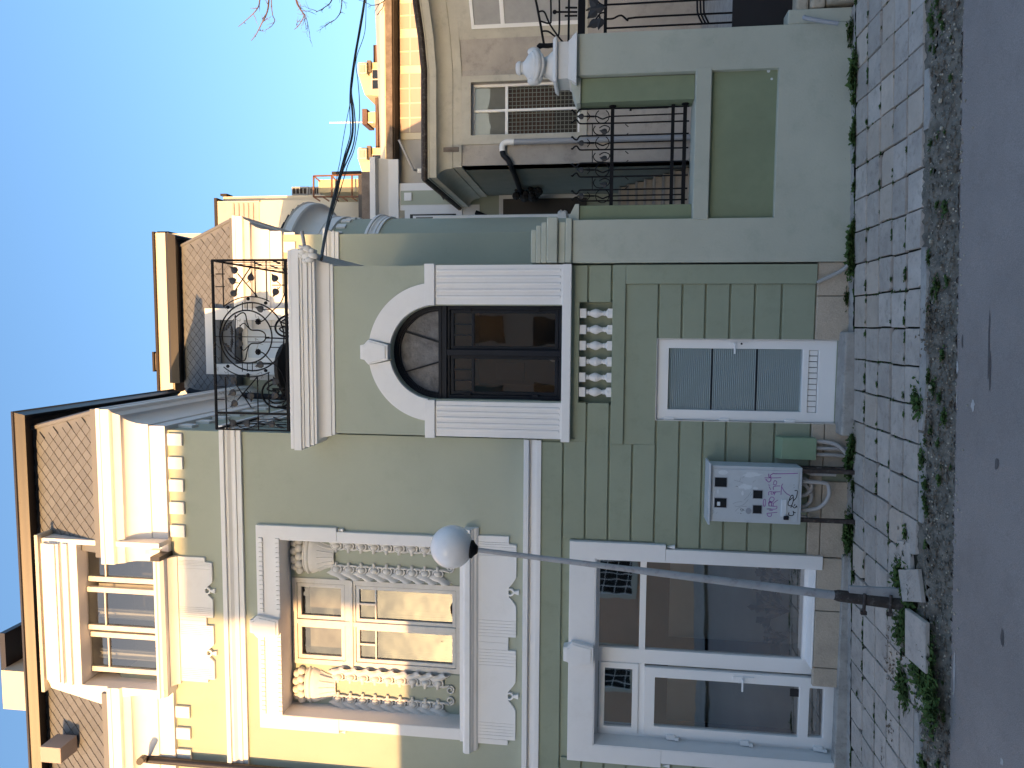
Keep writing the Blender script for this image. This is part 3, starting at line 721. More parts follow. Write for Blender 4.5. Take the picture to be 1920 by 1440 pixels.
lf2 = MB(); lf2.v = [(-x, y, z) for x, y, z in lf.v]; lf2.f = [tuple(reversed(f)) for f in lf.f]; mesh_l = lf2.mesh('garland_leaf', M['trim2'], smooth=60)
frm = MB().ball((0,0,0), .052, 12).mesh('plaster_fruit', M['trim2'], smooth=60)
for cx in (-2.905, -4.615):
    gr = MB().box(cx-.26, cx+.26, YB-.005, YB+.0, 4.31, 6.0).build('garland_backing', M['green_hi'], win)
    for s in (-1, 1):
        rp = []
        for i in range(73):
            t = i/72; z = 5.93-1.48*t; sc = abs(math.sin(t*9*math.pi)); rp.append((cx+s*(.125-.022*sc), YB-.012-.016*sc, z))
        MB().tube(rp, .0145, 6).build('garland_rope', M['trim2'], gr, smooth=60)
        for k in range(9):
            inst(mesh_r if s > 0 else mesh_l, 'garland_leaf', gr, (cx+s*.150, YB-.018, 5.90-.164*k), (0, 0, 0), (1.12, 1.5, 1.45))
        sp_ = [(cx+s*(.125-.055)+s*.055*math.cos(a)*(1-a/12), YB-.02, 4.435-.055*math.sin(a)*(1-a/12)) for a in [i*.35 for i in range(24)]]
        MB().tube(sp_, .013, 6).build('garland_scroll', M['trim2'], gr, smooth=60)
    # basket
    bk = MB().lathe([(.12,5.93),(.135,5.97),(.15,6.04),(.19,6.12),(.225,6.19),(.235,6.23),(.215,6.25),(.245,6.265),(.245,6.285),(.215,6.30),(.23,6.315),(.21,6.33),(.0,6.33)], (cx, YB+.01, 0), 20, math.pi, 2*math.pi, .48).build('basket', M['trim2'], gr, smooth=40)
    for k in range(7):
        a = math.pi+math.pi*(k+.5)/7; MB().tube([(cx+.13*math.cos(a), YB+.01+.06*math.sin(a), 5.95), (cx+.16*math.cos(a), YB+.01+.077*math.sin(a), 6.06), (cx+.20*math.cos(a), YB+.01+.095*math.sin(a), 6.14)], .010, 5).build('basket_rib', M['trim2'], bk, smooth=60)
    for k, (dx, dz, dy) in enumerate(((-.19,6.385,.03),(-.10,6.38,.06),(0,6.375,.07),(.10,6.38,.06),(.19,6.385,.03),(-.15,6.45,.02),(-.05,6.455,.045),(.06,6.455,.045),(.15,6.45,.02))):
        inst(frm, 'plaster_fruit', bk, (cx+dx, YB-dy, dz), (0,0,0), (1,.9,1))

# pale scuffs and a dark seam on the road
M['scuff'] = mat('pale_scuff', (.46,.44,.43), .95, .3, 80, .2, 12)
M['seam'] = mat('dark_road_seam', (.11,.10,.10), .95, .3, 80, .3, 12)
rn = random.Random(17)
def smear(x, y, L, W, m):
    c = PG(x, y, -.105); pts = []
    for i in range(14):
        a = 2*math.pi*i/14; k = .6+.5*rn.random(); px_, py_ = c.x+L*k*math.cos(a), c.y+W*k*math.sin(a); pts.append((px_, py_, gz(px_)-.1015))
    return MB().poly(pts).build('road_mark', M[m], road)
for a in ((1796,690,.06,.02,'scuff'),(1782,735,.09,.010,'scuff'),(1795,745,.07,.008,'scuff'),(1790,1260,.2,.02,'scuff'),(1825,760,.05,.03,'scuff'),(1879,1428,.03,.02,'scuff'),(1855,640,.30,.012,'seam'),(1857,700,.16,.014,'seam'),(1870,870,.05,.03,'seam'),(1880,1195,.07,.022,'seam'),(1805,640,.06,.010,'seam')): smear(*a)

# ---- the projecting bay with the arched window
BX = (-1.255, .70); YA = -.035
cx, cz, ri = ARC
ro = .795
def arcpts(r, a0, a1, n, c=(cx, cz)): return [(c[0]+r*math.cos(a0+(a1-a0)*i/n), c[1]+r*math.sin(a0+(a1-a0)*i/n)) for i in range(n+1)]
# bay wall round the opening
mb = MB(); n = 28
inn = arcpts(ri, 0, math.pi, n)
for i in range(n):
    (xa, za), (xb, zb2) = inn[i], inn[i+1]
    mb.add([(xa,YA,za),(xa,YA,5.78),(xb,YA,5.78),(xb,YA,zb2),(xa,YA+.25,za),(xb,YA+.25,zb2)], [(0,3,2,1),(0,4,5,3)])
mb.add([(cx+ri,YA,3.0),(BX[1],YA,3.0),(BX[1],YA,5.78),(cx+ri,YA,5.78)], [(0,1,2,3)])
mb.add([(BX[0],YA,3.0),(cx-ri,YA,3.0),(cx-ri,YA,5.78),(BX[0],YA,5.78)], [(0,1,2,3)])
mb.add([(BX[1],YA,2.9),(BX[1],3.2,2.9),(BX[1],3.2,5.9),(BX[1],YA,5.9)], [(0,1,2,3)])
mb.add([(BX[0],YA,2.9),(BX[0],.2,2.9),(BX[0],.2,5.9),(BX[0],YA,5.9)], [(3,2,1,0)])
mb.add([(cx-ri,YA,3.0),(cx-ri,YA+.25,3.0),(cx-ri,YA+.25,cz),(cx-ri,YA,cz)], [(0,1,2,3)])
mb.add([(cx+ri,YA,3.0),(cx+ri,YA+.25,3.0),(cx+ri,YA+.25,cz),(cx+ri,YA,cz)], [(3,2,1,0)])
mb.build('bay_wall', M['green_hi'], house)
B(BX[0]-.025, BX[1]+.005, YA-.075, .05, 2.955, 3.055).build('bay_sill', M['white'], house, bevel=.006)
for a, b in ((BX[0]+.0, cx-ri-.015), (cx+ri+.01, BX[1]+.004)):
    p_ = B(a, b, YA-.028, YA+.01, 3.056, 4.505).build('pilaster', M['white'], house, bevel=.004)
    for k in range(5):
        t = a+.085+(b-a-.15)*k/4; B(t-.016, t+.016, YA-.044, YA-.026, 3.075, 4.49).build('pilaster_reed', M['white'], p_, bevel=.008)
    B(a-.02 if a < -1 else a-.01, b+.015 if b > 0 else b+.01, YA-.055, YA+.01, 4.507, 4.625).build('impost_block', M['white'], house, bevel=.006)
# arch ring in two halves, keystone between
def ring(a0, a1):
    n = 26; o = arcpts(ro, a0, a1, n); i_ = arcpts(ri, a0, a1, n)
    return MB().prism(o+i_[::-1], YA-.05, YA+.01)
z0c = .125/ro
ring(math.asin(z0c), R(90)-.185).build('arch_ring', M['white'], house, bevel=.006)
ring(R(90)+.185, math.pi-math.asin(z0c)).build('arch_ring', M['white'], house, bevel=.006)
keystone(house, cx, 5.045, 5.375, .088, .145, YA, .10)
# window of dark metal
aw = YA+.17
n = 30; o = arcpts(ri+.01, 0, math.pi, n); i_ = arcpts(ri-.045, 0, math.pi, n)
wf = MB().prism(o+i_[::-1], aw-.05, aw+.05).build('arched_window', M['dark_metal'], house, smooth=20)
MB().prism(arcpts(ri-.045, 0, math.pi, n)+arcpts(ri-.065, 0, math.pi, n)[::-1], aw-.02, aw+.045).build('bead', M['dark_metal'], wf)
B(cx-ri, cx+ri, aw-.065, aw+.05, 4.40, 4.50).build('transom', M['dark_metal'], wf, bevel=.006)
B(cx-ri, cx+ri, aw-.075, aw-.06, 4.465, 4.485).build('transom_lip', M['dark_metal'], wf)
for s in (-1, 1):
    a = R(90)-s*R(29); x1_, z1_ = cx+ri*.95*math.cos(a), cz+ri*.95*math.sin(a)
    MB().tube([(cx+s*.115, aw, cz), (x1_, aw, z1_)], .014, 4).build('fan_muntin', M['dark_metal'], wf)
m = mat('ribbed_glass', (.13,.135,.15), .45, .8, 30, .35, 9, spec=.25); M['ribglass'] = m
MB().prism(arcpts(ri-.05, 0, math.pi, 24), aw+.015, aw+.02).build('fan_pane', M['ribglass'], wf)
mb = MB(); mb.wall(cx-ri, cx+ri, 3.056, 4.40, aw-.04, aw+.05, [(cx-ri+.045, cx-.02, 3.10, 4.37), (cx+.02, cx+ri-.045, 3.10, 4.37)]); mb.build('frame', M['dark_metal'], wf, bevel=.004)
B(cx-.035, cx+.035, aw-.07, aw+.04, 3.08, 4.40).build('meeting_stile', M['dark_metal'], wf, bevel=.006)
for s in (-1, 1):
    a, b = (cx+.035, cx+ri-.047) if s > 0 else (cx-ri+.047, cx-.035)
    w3 = (b-a-.08)/3
    pane_frame(wf, a, b, 3.105, 4.365, aw-.02, .04, M['dark_metal'], gm='glass_a', muntin=(4.10,), name='leaf', mw_=.035)
    for k in (1, 2): B(a+.04+w3*k-.009, a+.04+w3*k+.009, aw-.01, aw+.03, 4.11, 4.325).build('muntin', M['dark_metal'], wf)
    for z in (3.33, 4.12): B((b if s > 0 else a)-.018, (b if s > 0 else a)+.018, aw-.055, aw-.02, z, z+.07).build('hinge', M['dark_metal'], wf)
room(wf, cx-ri, cx+ri, 3.056, 4.42, aw+.05, 2.4)
M['roomlit'] = mat('brown_room_wall', (.09,.07,.06), .9, 0, 10, .3, 1)
mb = MB().box(cx-.45, cx-.2, 1.9, 2.0, 3.7, 4.1); mb.build('picture', M['roomlit'], wf)
# white cage fan on the inner sill
mb = MB()
for k in range(9): mb.tube([(cx-.02+.085*math.cos(a)*math.sin(math.pi*k/9+.1), aw+.14+.05*math.sin(a)*0+.03*math.cos(math.pi*k/9), 3.16+.085*math.sin(a)) for a in [2*math.pi*i/16 for i in range(16)]], .004, 4, closed=True)
mb.tube([(cx-.02, aw+.15, 3.06), (cx-.02, aw+.15, 3.12)], .02, 8); o = mb.build('desk_fan', M['pvc'], label='small white cage fan standing behind the dark arched window', cat='fan')
# baluster niche
mb = MB(); a, b, c, d = NICHE; e = .0
mb.add([(a,.0,c),(b,.0,c),(b,.0,d),(a,.0,d),(a,.14,c),(b,.14,c),(b,.14,d),(a,.14,d)], [(4,5,6,7),(0,1,5,4),(3,7,6,2),(0,4,7,3),(1,2,6,5)]); mb.build('niche_lining', M['green_lo'], house)
pb = [(.052,0),(.052,.075),(.034,.085),(.026,.10),(.030,.115),(.022,.125),(.030,.15),(.050,.19),(.052,.215),(.036,.255),(.024,.275),(.030,.285),(.026,.30),(.034,.312)]
bm = MB().lathe(pb, (0,0,0), 16); bm.box(-.052,.052,-.045,.045,.0,.075); bm.box(-.052,.052,-.045,.045,.315,.388)
bme = bm.mesh('baluster', M['white'], smooth=35)
for yy in (587.5, 618, 648, 678, 707.5, 735): inst(bme, 'baluster', house, (P(1120, yy, .05).x, .055, 2.476))
# bay cornice returned down both sides
bp = [(BX[0], .2), (BX[0], YA), (BX[1], YA), (BX[1], 3.5)]
prof = [(0,5.715),(.018,5.72),(.018,5.755),(.03,5.76),(.035,5.80)]+[(.035+.07*(1-math.cos(math.pi/2*i/5)), 5.80+.10*math.sin(math.pi/2*i/5)) for i in range(1,6)]+[(.115,5.902),(.115,5.93),(.13,5.935),(.13,5.975),(.15,5.98),(.15,6.03),(.165,6.035),(.165,6.06),(.185,6.065),(.185,6.15),(0,6.17)]
strip(bp, prof, 'bay_cornice', M['white'], smooth=22)
MB().box(BX[0]-.05, BX[1]+.05, YA-.1, 3.15, 6.165, 6.19).build('terrace_floor', M['concrete'], house)
B(BX[0]-.17, BX[1]+.17, YA-.185, YA-.12, 6.151, 6.195).build('coping', M['white'], house, bevel=.006)
# sculpted spout at the corner of the cornice with a grey pipe
lc = Vector((.845, YA-.14, 5.985))
mb = MB(); mb.ball(lc+Vector((-.03,0,-.02)), .075, 14, (1,.9,1.05))
rn = random.Random(3)
for k in range(16):
    a = k*.9; mb.ball(lc+Vector((-.03+.075*math.cos(a)*(.6+.4*rn.random()), -.045*rn.random()-.01, .085*math.sin(a)*(.6+.4*rn.random())-.03)), .024+.018*rn.random(), 8, (1,1,1.4))
ls = mb.build('sculpted_spout', M['trim2'], house, smooth=60)
ringp = [lc+Vector((.05+.012*math.sin(a), -.03+.045*math.cos(a), .045*math.sin(a)+.015)) for a in [2*math.pi*i/18 for i in range(18)]]
MB().tube(ringp, .018, 8, closed=True).build('spout_mouth', M['trim2'], ls, smooth=60)
MB().tube([lc+Vector((.0,-.02,.0)), lc+Vector((.235,-.04,.03))], .020, 12).build('spout_pipe', M['pipegrey'], ls, smooth=40)

# ---- wing behind the terrace
YW = 3.5; WX = 1.54
mb = MB(); mb.wall(HX, WX, 2.0, 8.75, YW, YW+.35, [(P(450,683,YW-.3).x, P(450,600,YW-.3).x, 6.1, 9.4)]); mb.build('wing_wall', M['green_hi'], house)
mb = MB(); mb.add([(WX,YW,2),(WX,5.4,2),(WX,5.4,8.75),(WX,YW,8.75)], [(0,1,2,3)]); mb.build('wing_side_wall', M['green_hi'], house)
wp = [(.05, YW), (WX, YW), (WX, 5.3)]
strip([(-.05,YW),(WX,YW),(WX,5.3)], [(0,7.0),(.035,7.0),(.035,7.06),(.05,7.065),(.05,7.10),(.035,7.105),(.04,7.125),(.065,7.16),(.065,7.19),(.09,7.195),(.09,7.25),(0,7.27)], 'string_course', M['white'], smooth=20)
strip([(-.05,YW),(WX,YW),(WX,5.3)], cprof, 'cornice', M['white'], smooth=28)
for x in (.25, .62, 1.0, 1.33): inst(fb, 'frieze_block', house, (x, YW, 7.86), (0,0,0), (1.2,1,1.05))
for k in range(4): inst(fb, 'frieze_block', house, (WX, 3.55+.42*k, 7.86), (0,0,R(90)))
wym = YW-.22; WT = 9.95
wr = MB().sweep([(HX+.2, wym), (WX+.22, wym), (WX+.22, 5.5)], [(-.3, zb), (0, zb), (-.38, WT), (-.7, WT)]).build('wing_mansard', M['tile'], house)
upw = Vector((0, .38, WT-zb)); hw = upw.length; upw.normalize(); nw = Vector((1,0,0)).cross(upw)
PXa, PXb = P(420, 702, YW-.3).x, P(420, 578, YW-.3).x; PZt = P(385, 640, YW-.3).z
tiles_on(Vector((-1.30, wym, zb)), Vector((1,0,0)), upw, nw, 3.2, hw, wr, lambda a, b, h: .04 < a < 3.04-b*.36-h*.7 and h*.4 < b < hw-h*.2 and not (PXa-.06 < a-1.30 < PXb+.06 and b < PZt-zb+.06))
MB().tube([(WX+.22,wym,zb+.02),(WX-.16,wym+.38,WT)], .03, 6).build('hip_capping', M['tile'], house)
for q_ in ([(HX+.2, wym-.01), (PXa-.02, wym-.01)], [(PXb+.02, wym-.01), (WX+.23, wym-.01), (WX+.23, 5.4)]): MB().sweep(q_, [(0,zb-.03),(.02,zb-.03),(.02,zb+.03),(-.02,zb+.05)]).build('mansard_foot_trim', M['tile'], house)
ew = [(HX+.3, wym+.38), (WX-.16, wym+.38), (WX-.16, 5.6)]
MB().sweep(ew, [(-.4, WT+.01), (.12, WT+.01), (.12, WT+.05), (-.4, WT+.05)]).build('soffit', M['soffit'], house)
MB().sweep(ew, [(.08,WT+.02),(.12,WT-.02),(.17,WT-.02),(.19,WT+.04),(.21,WT+.10),(.21,WT+.14),(.08,WT+.13)]).build('gutter', M['brown'], house)
MB().add([(-1.2,wym+.3,WT+.13),(WX-.1,wym+.3,WT+.13),(.4,5.2,WT+.7),(-1.2,5.2,WT+.7)], [(0,1,2,3)]).build('wing_roof', M['roofred'], house)
# terrace door in a white portal that breaks the mansard
pa_, pb_ = P(450, 683, YW-.3).x, P(450, 600, YW-.3).x; pz_ = P(403, 640, YW-.3).z
dn = MB().wall(PXa, PXb, 6.15, PZt, YW-.30, YW+.2, [(pa_, pb_, 6.1, pz_)]).build('terrace_door_surround', M['white'], house, bevel=.006)
room(dn, pa_, pb_, 6.15, pz_, YW-.29, YW+.5, 'rearwhite')
td = MB().wall(pa_+.02, pb_-.02, 6.2, 8.75, YW-.02, YW+.04, [(pa_+.10, pb_-.10, 6.3, 8.65)]).build('terrace_door', M['pvc'], dn)
B(pa_+.10, pb_-.10, YW-.0, YW+.02, 6.3, 8.65).build('door_panel', M['blue_door'], td)
for z in (6.7, 7.15, 7.6, 8.0): B(pa_+.10, pb_-.10, YW-.008, YW-.001, z-.008, z+.008).build('door_panel_line', M['pipegrey'], td)
xm_ = (pa_+pb_)/2; B(xm_-.012, xm_+.012, YW-.009, YW-.0015, 6.3, 8.65).build('door_panel_line', M['pipegrey'], td)
B(pa_-.28, pa_-.02, YW-.06, YW+.0, 6.2, 8.6).build('niche_pilaster', M['white'], house); B(pb_+.12, pb_+.45, YW-.05, YW+.0, 6.2, 7.98).build('niche_pilaster', M['white'], house)
MB().tube([(PXb+.1, YW-.12, 7.0), (PXb+.1, YW-.12, 6.75)], .03, 8).build('wall_lamp', M['dark_metal'], dn)
# black downpipe in the corner
MB().tube(smooth_path([(-1.08,3.0,9.45),(-1.12,2.95,9.2),(-1.14,2.95,8.4),(-1.16,3.0,7.9),(-1.18,3.02,6.2)], 4), .05, 10).build('corner_downpipe', M['dark_metal'], house, smooth=40)
# round turret further back
tc_ = (.42, 6.85); TR = 1.86
def tstrip(prof, name, m, a0=-80, a1=60, n=40):
    mb = MB(); k = len(prof); vs = []
    for i in range(n+1):
        a = R(a0+(a1-a0)*i/n)
        for o_, z in prof: vs.append((tc_[0]+(TR+o_)*math.cos(a), tc_[1]+(TR+o_)*math.sin(a), z))
    mb.add(vs, [(i*k+j, (i+1)*k+j, (i+1)*k+(j+1)%k, i*k+(j+1)%k) for i in range(n) for j in range(k)]+[tuple(range(k-1,-1,-1)), tuple(n*k+j for j in range(k))])
    return mb.build(name, m, house, smooth=28)
tw = MB().lathe([(TR, 1.0), (TR, 8.7)], (*tc_, 0), 72).build('turret_wall', M['green_hi'], house, smooth=30)
tstrip([(0,7.0),(.035,7.0),(.035,7.06),(.05,7.065),(.05,7.10),(.035,7.105),(.04,7.125),(.065,7.16),(.065,7.19),(.09,7.195),(.09,7.25),(0,7.27)], 'turret_string_course', M['white'])
tstrip([(0,7.98),(.055,7.985),(.055,8.19),(.07,8.195),(.075,8.215)]+[(.075+.24*(1-math.cos(math.pi/2*i/8)), 8.215+.36*math.sin(math.pi/2*i/8)) for i in range(1,9)]+[(.34,8.60),(.34,8.74),(.37,8.77),(0,8.85)], 'turret_cornice', M['white'])
MB().lathe([(TR+.36, 8.77), (.05, 10.4)], (*tc_, 0), 72).build('turret_roof', M['ribroof'], house)
for a in range(-86, 40, 7):
    c_, s_ = math.cos(R(a)), math.sin(R(a)); MB().tube([(tc_[0]+(TR+.36)*c_, tc_[1]+(TR+.36)*s_, 8.80), (tc_[0]+.05*c_, tc_[1]+.05*s_, 10.43)], .018, 4).build('roof_rib', M['ribroof'], house)
for a in (-42,-32,-22,-12,-2): inst(fb, 'frieze_block', house, (tc_[0]+TR*math.cos(R(a)), tc_[1]+TR*math.sin(R(a)), 7.85), (0,0,R(a+90)))
tstrip([(-.01,3.0),(.04,3.0),(.05,3.6),(.05,6.1),(-.01,6.1)], 'turret_window_frame', M['white'], -14, -3, 8)
tstrip([(0,3.36),(.10,3.37),(.12,3.41),(.10,3.45),(.13,3.49),(.10,3.53),(0,3.54)], 'turret_sill', M['white'], -20, 10, 20)

# ---- the shop window and door, white pvc
x0, x1, z0, z1 = SHOP
sw = MB().wall(LW[0], LW[1], 1.86, 2.94, -.05, .03, [(x0, x1, 1.0, z1)]).build('shop_surround', M['white'], house, bevel=.006)
for a_, b_, c_ in ((LW[0]+.05, x0, -.2), (x1, LW[1]-.05, .17)): B(a_, b_, -.049, .03, c_, 1.858).build('surround_leg', M['white'], sw, bevel=.004)
mb = MB(); mb.box(x0-.001, x0+.012, -.045, .2, -.2, z1); mb.box(x1-.012, x1+.001, -.045, .2, .17, z1); mb.box(x0, x1, -.045, .2, z1-.012, z1+.001); mb.build('shop_reveal', M['white'], sw)
for x in (LW[0]+.022, LW[1]-.022): MB().prism([(x-.02,1.76),(x+.02,1.76),(x,1.84)], -.045, .01).build('surround_pendant', M['white'], sw)
keystone(sw, -3.74, 2.65, 2.995, .10, .15, 0, .12)
yf = .20
def px(x, y): return P(x, y, yf)
xm0, xm1 = px(1380,1228).x-.005, px(1380,1262).x   # right and left edge of the central post
MB().box(x0, x1, yf, yf+.07, z1-.055, z1).box(x1-.06, x1, yf, yf+.07, .20, z1-.056).box(xm1+.04, xm0, yf, yf+.07, .0, z1-.056).box(xm0, x1-.061, yf, yf+.07, 2.05, 2.12).box(xm0, x1-.061, yf, yf+.07, .21, .28).box(x0, x0+.05, yf, yf+.07, -.1, z1-.056).box(x0+.05, xm1+.04, yf, yf+.07, 2.05, 2.12).build('shop_frame', M['pvc'], sw, bevel=.004)
def pane(par, a, b, c, d, y, gm='glass_dk'): return MB().poly([(a,y,c),(b,y,c),(b,y,d),(a,y,d)]).build('pane', M[gm], par)
swp = MB().box(x1-.4, x1-.38, yf+.3, yf+.31, .3, .31).build('shop_interior', M['room'], sw)
pane(sw, xm0, x1-.06, .28, 2.05, yf+.04); pane(sw, xm0, x1-.06, 2.12, z1-.055, yf+.04)
tl = pane_frame(sw, x0+.05, xm1+.04, 2.12, z1-.06, yf-.02, .07, M['pvc'], gm='glass_dk', name='top_light')
B(xm0, x1-.0, -.028, yf+.02, .228, .246).build('window_ledge', M['pvc'], sw, bevel=.004)
# the door leaf
dl0, dl1 = x0+.055, xm1+.015
mb = MB(); mb.wall(dl0, dl1, -.10, 2.05, yf-.035, yf+.04, [(dl0+.11, dl1-.115, .30, 1.93), (dl0+.12, dl1-.12, .03, .19)])
dr = mb.build('shop_door', M['pvc'], house, bevel=.005)
pane(dr, dl0+.10, dl1-.10, .29, 1.94, yf+.0); pane(dr, dl0+.10, dl1-.10, .02, .2, yf+.0)
hz = P(1393, 1272, yf).z; hx = dl1-.055
MB().box(hx-.02, hx+.02, yf-.05, yf-.03, hz-.12, hz+.12).tube([(hx, yf-.04, hz+.02), (hx, yf-.09, hz+.02), (hx-.13, yf-.09, hz+.02)], .011, 8).build('door_handle', M['pvc'], dr, smooth=40)
for z in (P(1255,1391,yf).z, P(1393,1400,yf).z, P(1530,1412,yf).z): MB().box(dl0-.03, dl0+.03, yf-.06, yf-.03, z-.055, z+.045).box(dl0-.03, dl0+.0, yf-.075, yf-.03, z-.10, z-.055).build('hinge', M['pvc'], dr, bevel=.006)
# sticker with a small shield
st = R4(yf, (1481,1292), (1481,1306), (1508,1292), (1508,1306))
MB().prism([(st[0],st[3]),(st[1],st[3]),(st[1],st[2]+.06),((st[0]+st[1])/2,st[2]),(st[0],st[2]+.06)], yf-.006, yf-.003).build('shield_sticker', M['brown'], dr)
room(sw, x0, x1, -.2, z1, yf+.08, 1.9)
# vertical blind behind the glass
mb = MB()
M['blindgrey'] = mat('grey_green_blind', (.58,.60,.54), .85, .02, 10, .1, 1)
for k in range(26):
    xx = x0+.06+k*(x1-x0-.12)/26; 
    if xm1-.02 < xx < xm0+.02: continue
    mb.add([(xx,.52,.0),(xx+.078,.545,.0),(xx+.078,.545,1.75),(xx,.52,1.75)], [(0,1,2,3)])
mb.build('vertical_blind', M['blindgrey'], sw)
MB().box(x0, x1, .56, 1.2, .0, .26).build('inner_ledge', M['blindgrey'], sw)
rn = random.Random(21)
for px_, s in ((-2.95, 1.0), (-3.30, 1.15), (-3.62, .75)):
    pt = empty('houseplant', (px_, .42, .26), {'-2.95':'dark leafy houseplant inside the shop window, nearest the stone plinth corner','-3.3':'largest dark leafy houseplant in the middle of the shop window','-3.62':'smallest dark houseplant in the shop window beside the white door'}[str(px_)], 'plant', 'houseplants behind the shop window')
    MB().lathe([(.05,0),(.075,.12),(.08,.125),(.06,.125)], (px_,.42,.26), 14).build('pot', M['cream'], pt, smooth=40)
    for k in range(22):
        a = rn.random()*6.28; h = (.12+.34*rn.random())*s; r = (.08+.16*rn.random())*s
        b0 = Vector((px_, .42, .38)); tip = Vector((px_+r*math.cos(a)*1.2, .42+r*math.sin(a)*.5, .38+h))
        mid = (b0+tip)/2+Vector((0,0,.06)); d_ = (tip-mid).normalized(); sd_ = d_.cross(Vector((0,1,0))).normalized()*.035*s
        MB().add([mid, (mid+tip)/2+sd_, tip+Vector((0,0,-.05)), (mid+tip)/2-sd_], [(0,1,2,3)]).tube([b0, mid], .004, 3).build('leaf', M['leafgreen'], pt)

# ---- basement door
a, b, c, d = DOOR
yb = .07
bd = MB().wall(a, b, c, d, yb-.03, yb+.06, [(a+.115, b-.10, .44, 1.87), (a+.11, b-.11, .275, .375)]).build('basement_door', M['pvc'], house, bevel=.005)
MB().wall(a-.008, b+.008, c, d+.008, .0, yb+.08, [(a, b, c-1, d)]).build('door_frame', M['oldpaint'], bd)
M['ribfrost'] = bpy.data.materials.new('ribbed_frosted_glass'); mm = M['ribfrost']; mm.use_nodes = True; pn = mm.node_tree.nodes['Principled BSDF']; pn.inputs['Base Color'].default_value = (.26,.33,.35,1); pn.inputs['Roughness'].default_value = .28
zz = [.44, .915, 1.395, 1.87]
for k in range(3):
    lo, hi = zz[k]+.006, zz[k+1]-.006; mb = MB(); nr = 22; prof_ = []
    for i in range(nr):
        t0 = lo+(hi-lo)*i/nr; dzr = (hi-lo)/nr
        prof_ += [(yb+.012, t0), (yb+.002, t0+dzr*.35), (yb+.004, t0+dzr*.6), (yb+.018, t0+dzr*.92)]
    prof_.append((yb+.012, hi)); q0 = len(prof_)
    mb.add([(a+.115, y_, z_) for y_, z_ in prof_]+[(b-.10, y_, z_) for y_, z_ in prof_], [(i, i+q0, i+q0+1, i+1) for i in range(q0-1)])
    mb.build('ribbed_pane', M['ribfrost'], bd)
for z in (zz[1], zz[2]): B(a+.115, b-.10, yb-.0, yb+.03, z-.006, z+.006).build('glazing_bar', M['dark_metal'], bd)
for k in range(11):
    w_ = (b-a-.22)/11; B(a+.11+k*w_+.004, a+.11+(k+1)*w_-.004, yb-.012, yb+.02, .282, .368).build('vent_slat', M['pvc'], bd, bevel=.003)
B(a+.11, b-.11, yb+.02, yb+.03, .27, .38).build('vent_backing', M['room'], bd)
hz = P(1378, 645, .0).z; hx = b-.045
MB().box(hx-.014, hx+.014, yb-.045, yb-.028, hz-.13, hz+.05).tube([(hx, yb-.03, hz), (hx, yb-.08, hz), (hx-.11, yb-.08, hz)], .009, 8).build('door_handle', M['pvc'], bd, smooth=40)
MB().tube([(hx, yb-.05, hz-.075), (hx, yb-.03, hz-.075)], .011, 8).build('lock', M['dark_metal'], bd)
for z in (.5, 1.2, 1.8): B(a-.005, a+.03, yb-.05, yb-.028, z, z+.11).build('hinge', M['pvc'], bd, bevel=.004)

# ================================================================== the metre cabinet and its pipes
x0, x1, z0, z1 = -2.065, -1.455, .49, 1.43; yc0, yc1 = -.30, -.05
mc = empty('meter_cabinet', (-1.76, -.17, gz(-1.76)), 'pale grey electricity meter cabinet on legs covered in purple and black graffiti', 'meter cabinet')
B(x0, x1, yc0, yc1, z0, z1).build('cabinet_body', M['grey_box'], mc, bevel=.006)
B(x0-.03, x1+.03, yc0-.04, yc1+.02, z1+.001, z1+.022).build('cabinet_roof', M['grey_box'], mc, bevel=.004)
B(x0+.035, x1-.035, yc0-.010, yc0+.01, z0+.035, z1-.03).build('cabinet_door', M['grey_box'], mc, bevel=.004)
fy = yc0-.011
def CC(a, b): # zoom coordinates of the cabinet close-up -> plane of its door
    return P(1320+a/9.6, 860+b/9.6, fy)
def crect(a0, b0, a1, b1): return R4(fy, (1320+a0/9.6,860+b0/9.6), (1320+a0/9.6,860+b1/9.6), (1320+a1/9.6,860+b0/9.6), (1320+a1/9.6,860+b1/9.6))
for r_ in ((195,340,410,505),(190,710,403,875),(885,570,1050,715),(880,840,1037,985)):
    q = crect(*r_); MB().wall(q[0]-.006, q[1]+.006, q[2]-.006, q[3]+.006, fy-.004, fy+.004, [q]).build('meter_window_rim', M['pipegrey'], mc); B(q[0], q[1], fy-.001, fy+.003, q[2], q[3]).build('meter_window', M['smoked'], mc)
q = crect(235,775,290,845); B(q[0], q[1], fy-.003, fy, q[2], q[3]).build('meter_label', M['paper'], mc)
q = crect(1385,735,1480,1040); B(q[0], q[1], fy-.012, fy+.004, q[2], q[3]).build('card_pocket', M['paper'], mc, bevel=.003)
q = CC(1480,1060); B(q.x-.02, q.x+.02, fy-.03, fy, q.z-.02, q.z+.03).build('padlock', M['dark_metal'], mc, bevel=.004)
def blob(a, b, ra, rb, m, name, n=14, jit=.2, seed=1, t=.0015):
    rn = random.Random(seed); pts = []
    for i in range(n):
        g = 2*math.pi*i/n; k = 1+jit*(rn.random()-.5)*2; q = CC(a+ra*k*math.cos(g), b+rb*k*math.sin(g)); pts.append((q.x, q.z))
    return MB().prism(pts, fy-t, fy+.001).build(name, M[m], mc)
blob(345,247,85,42,'paper','round_sticker',20,.0,1); blob(800,940,52,55,'pipegrey','round_lock',16,0,1,.006)
blob(870,290,190,38,'paper','torn_paper',22,.35,4); blob(740,500,110,50,'paper','torn_paper',20,.3,5); blob(925,535,45,28,'paper','torn_paper',12,.3,6); blob(250,590,18,45,'paper','torn_paper',8,.2,7)
blob(693,620,22,45,'paper','number_sticker',12,.05,8)
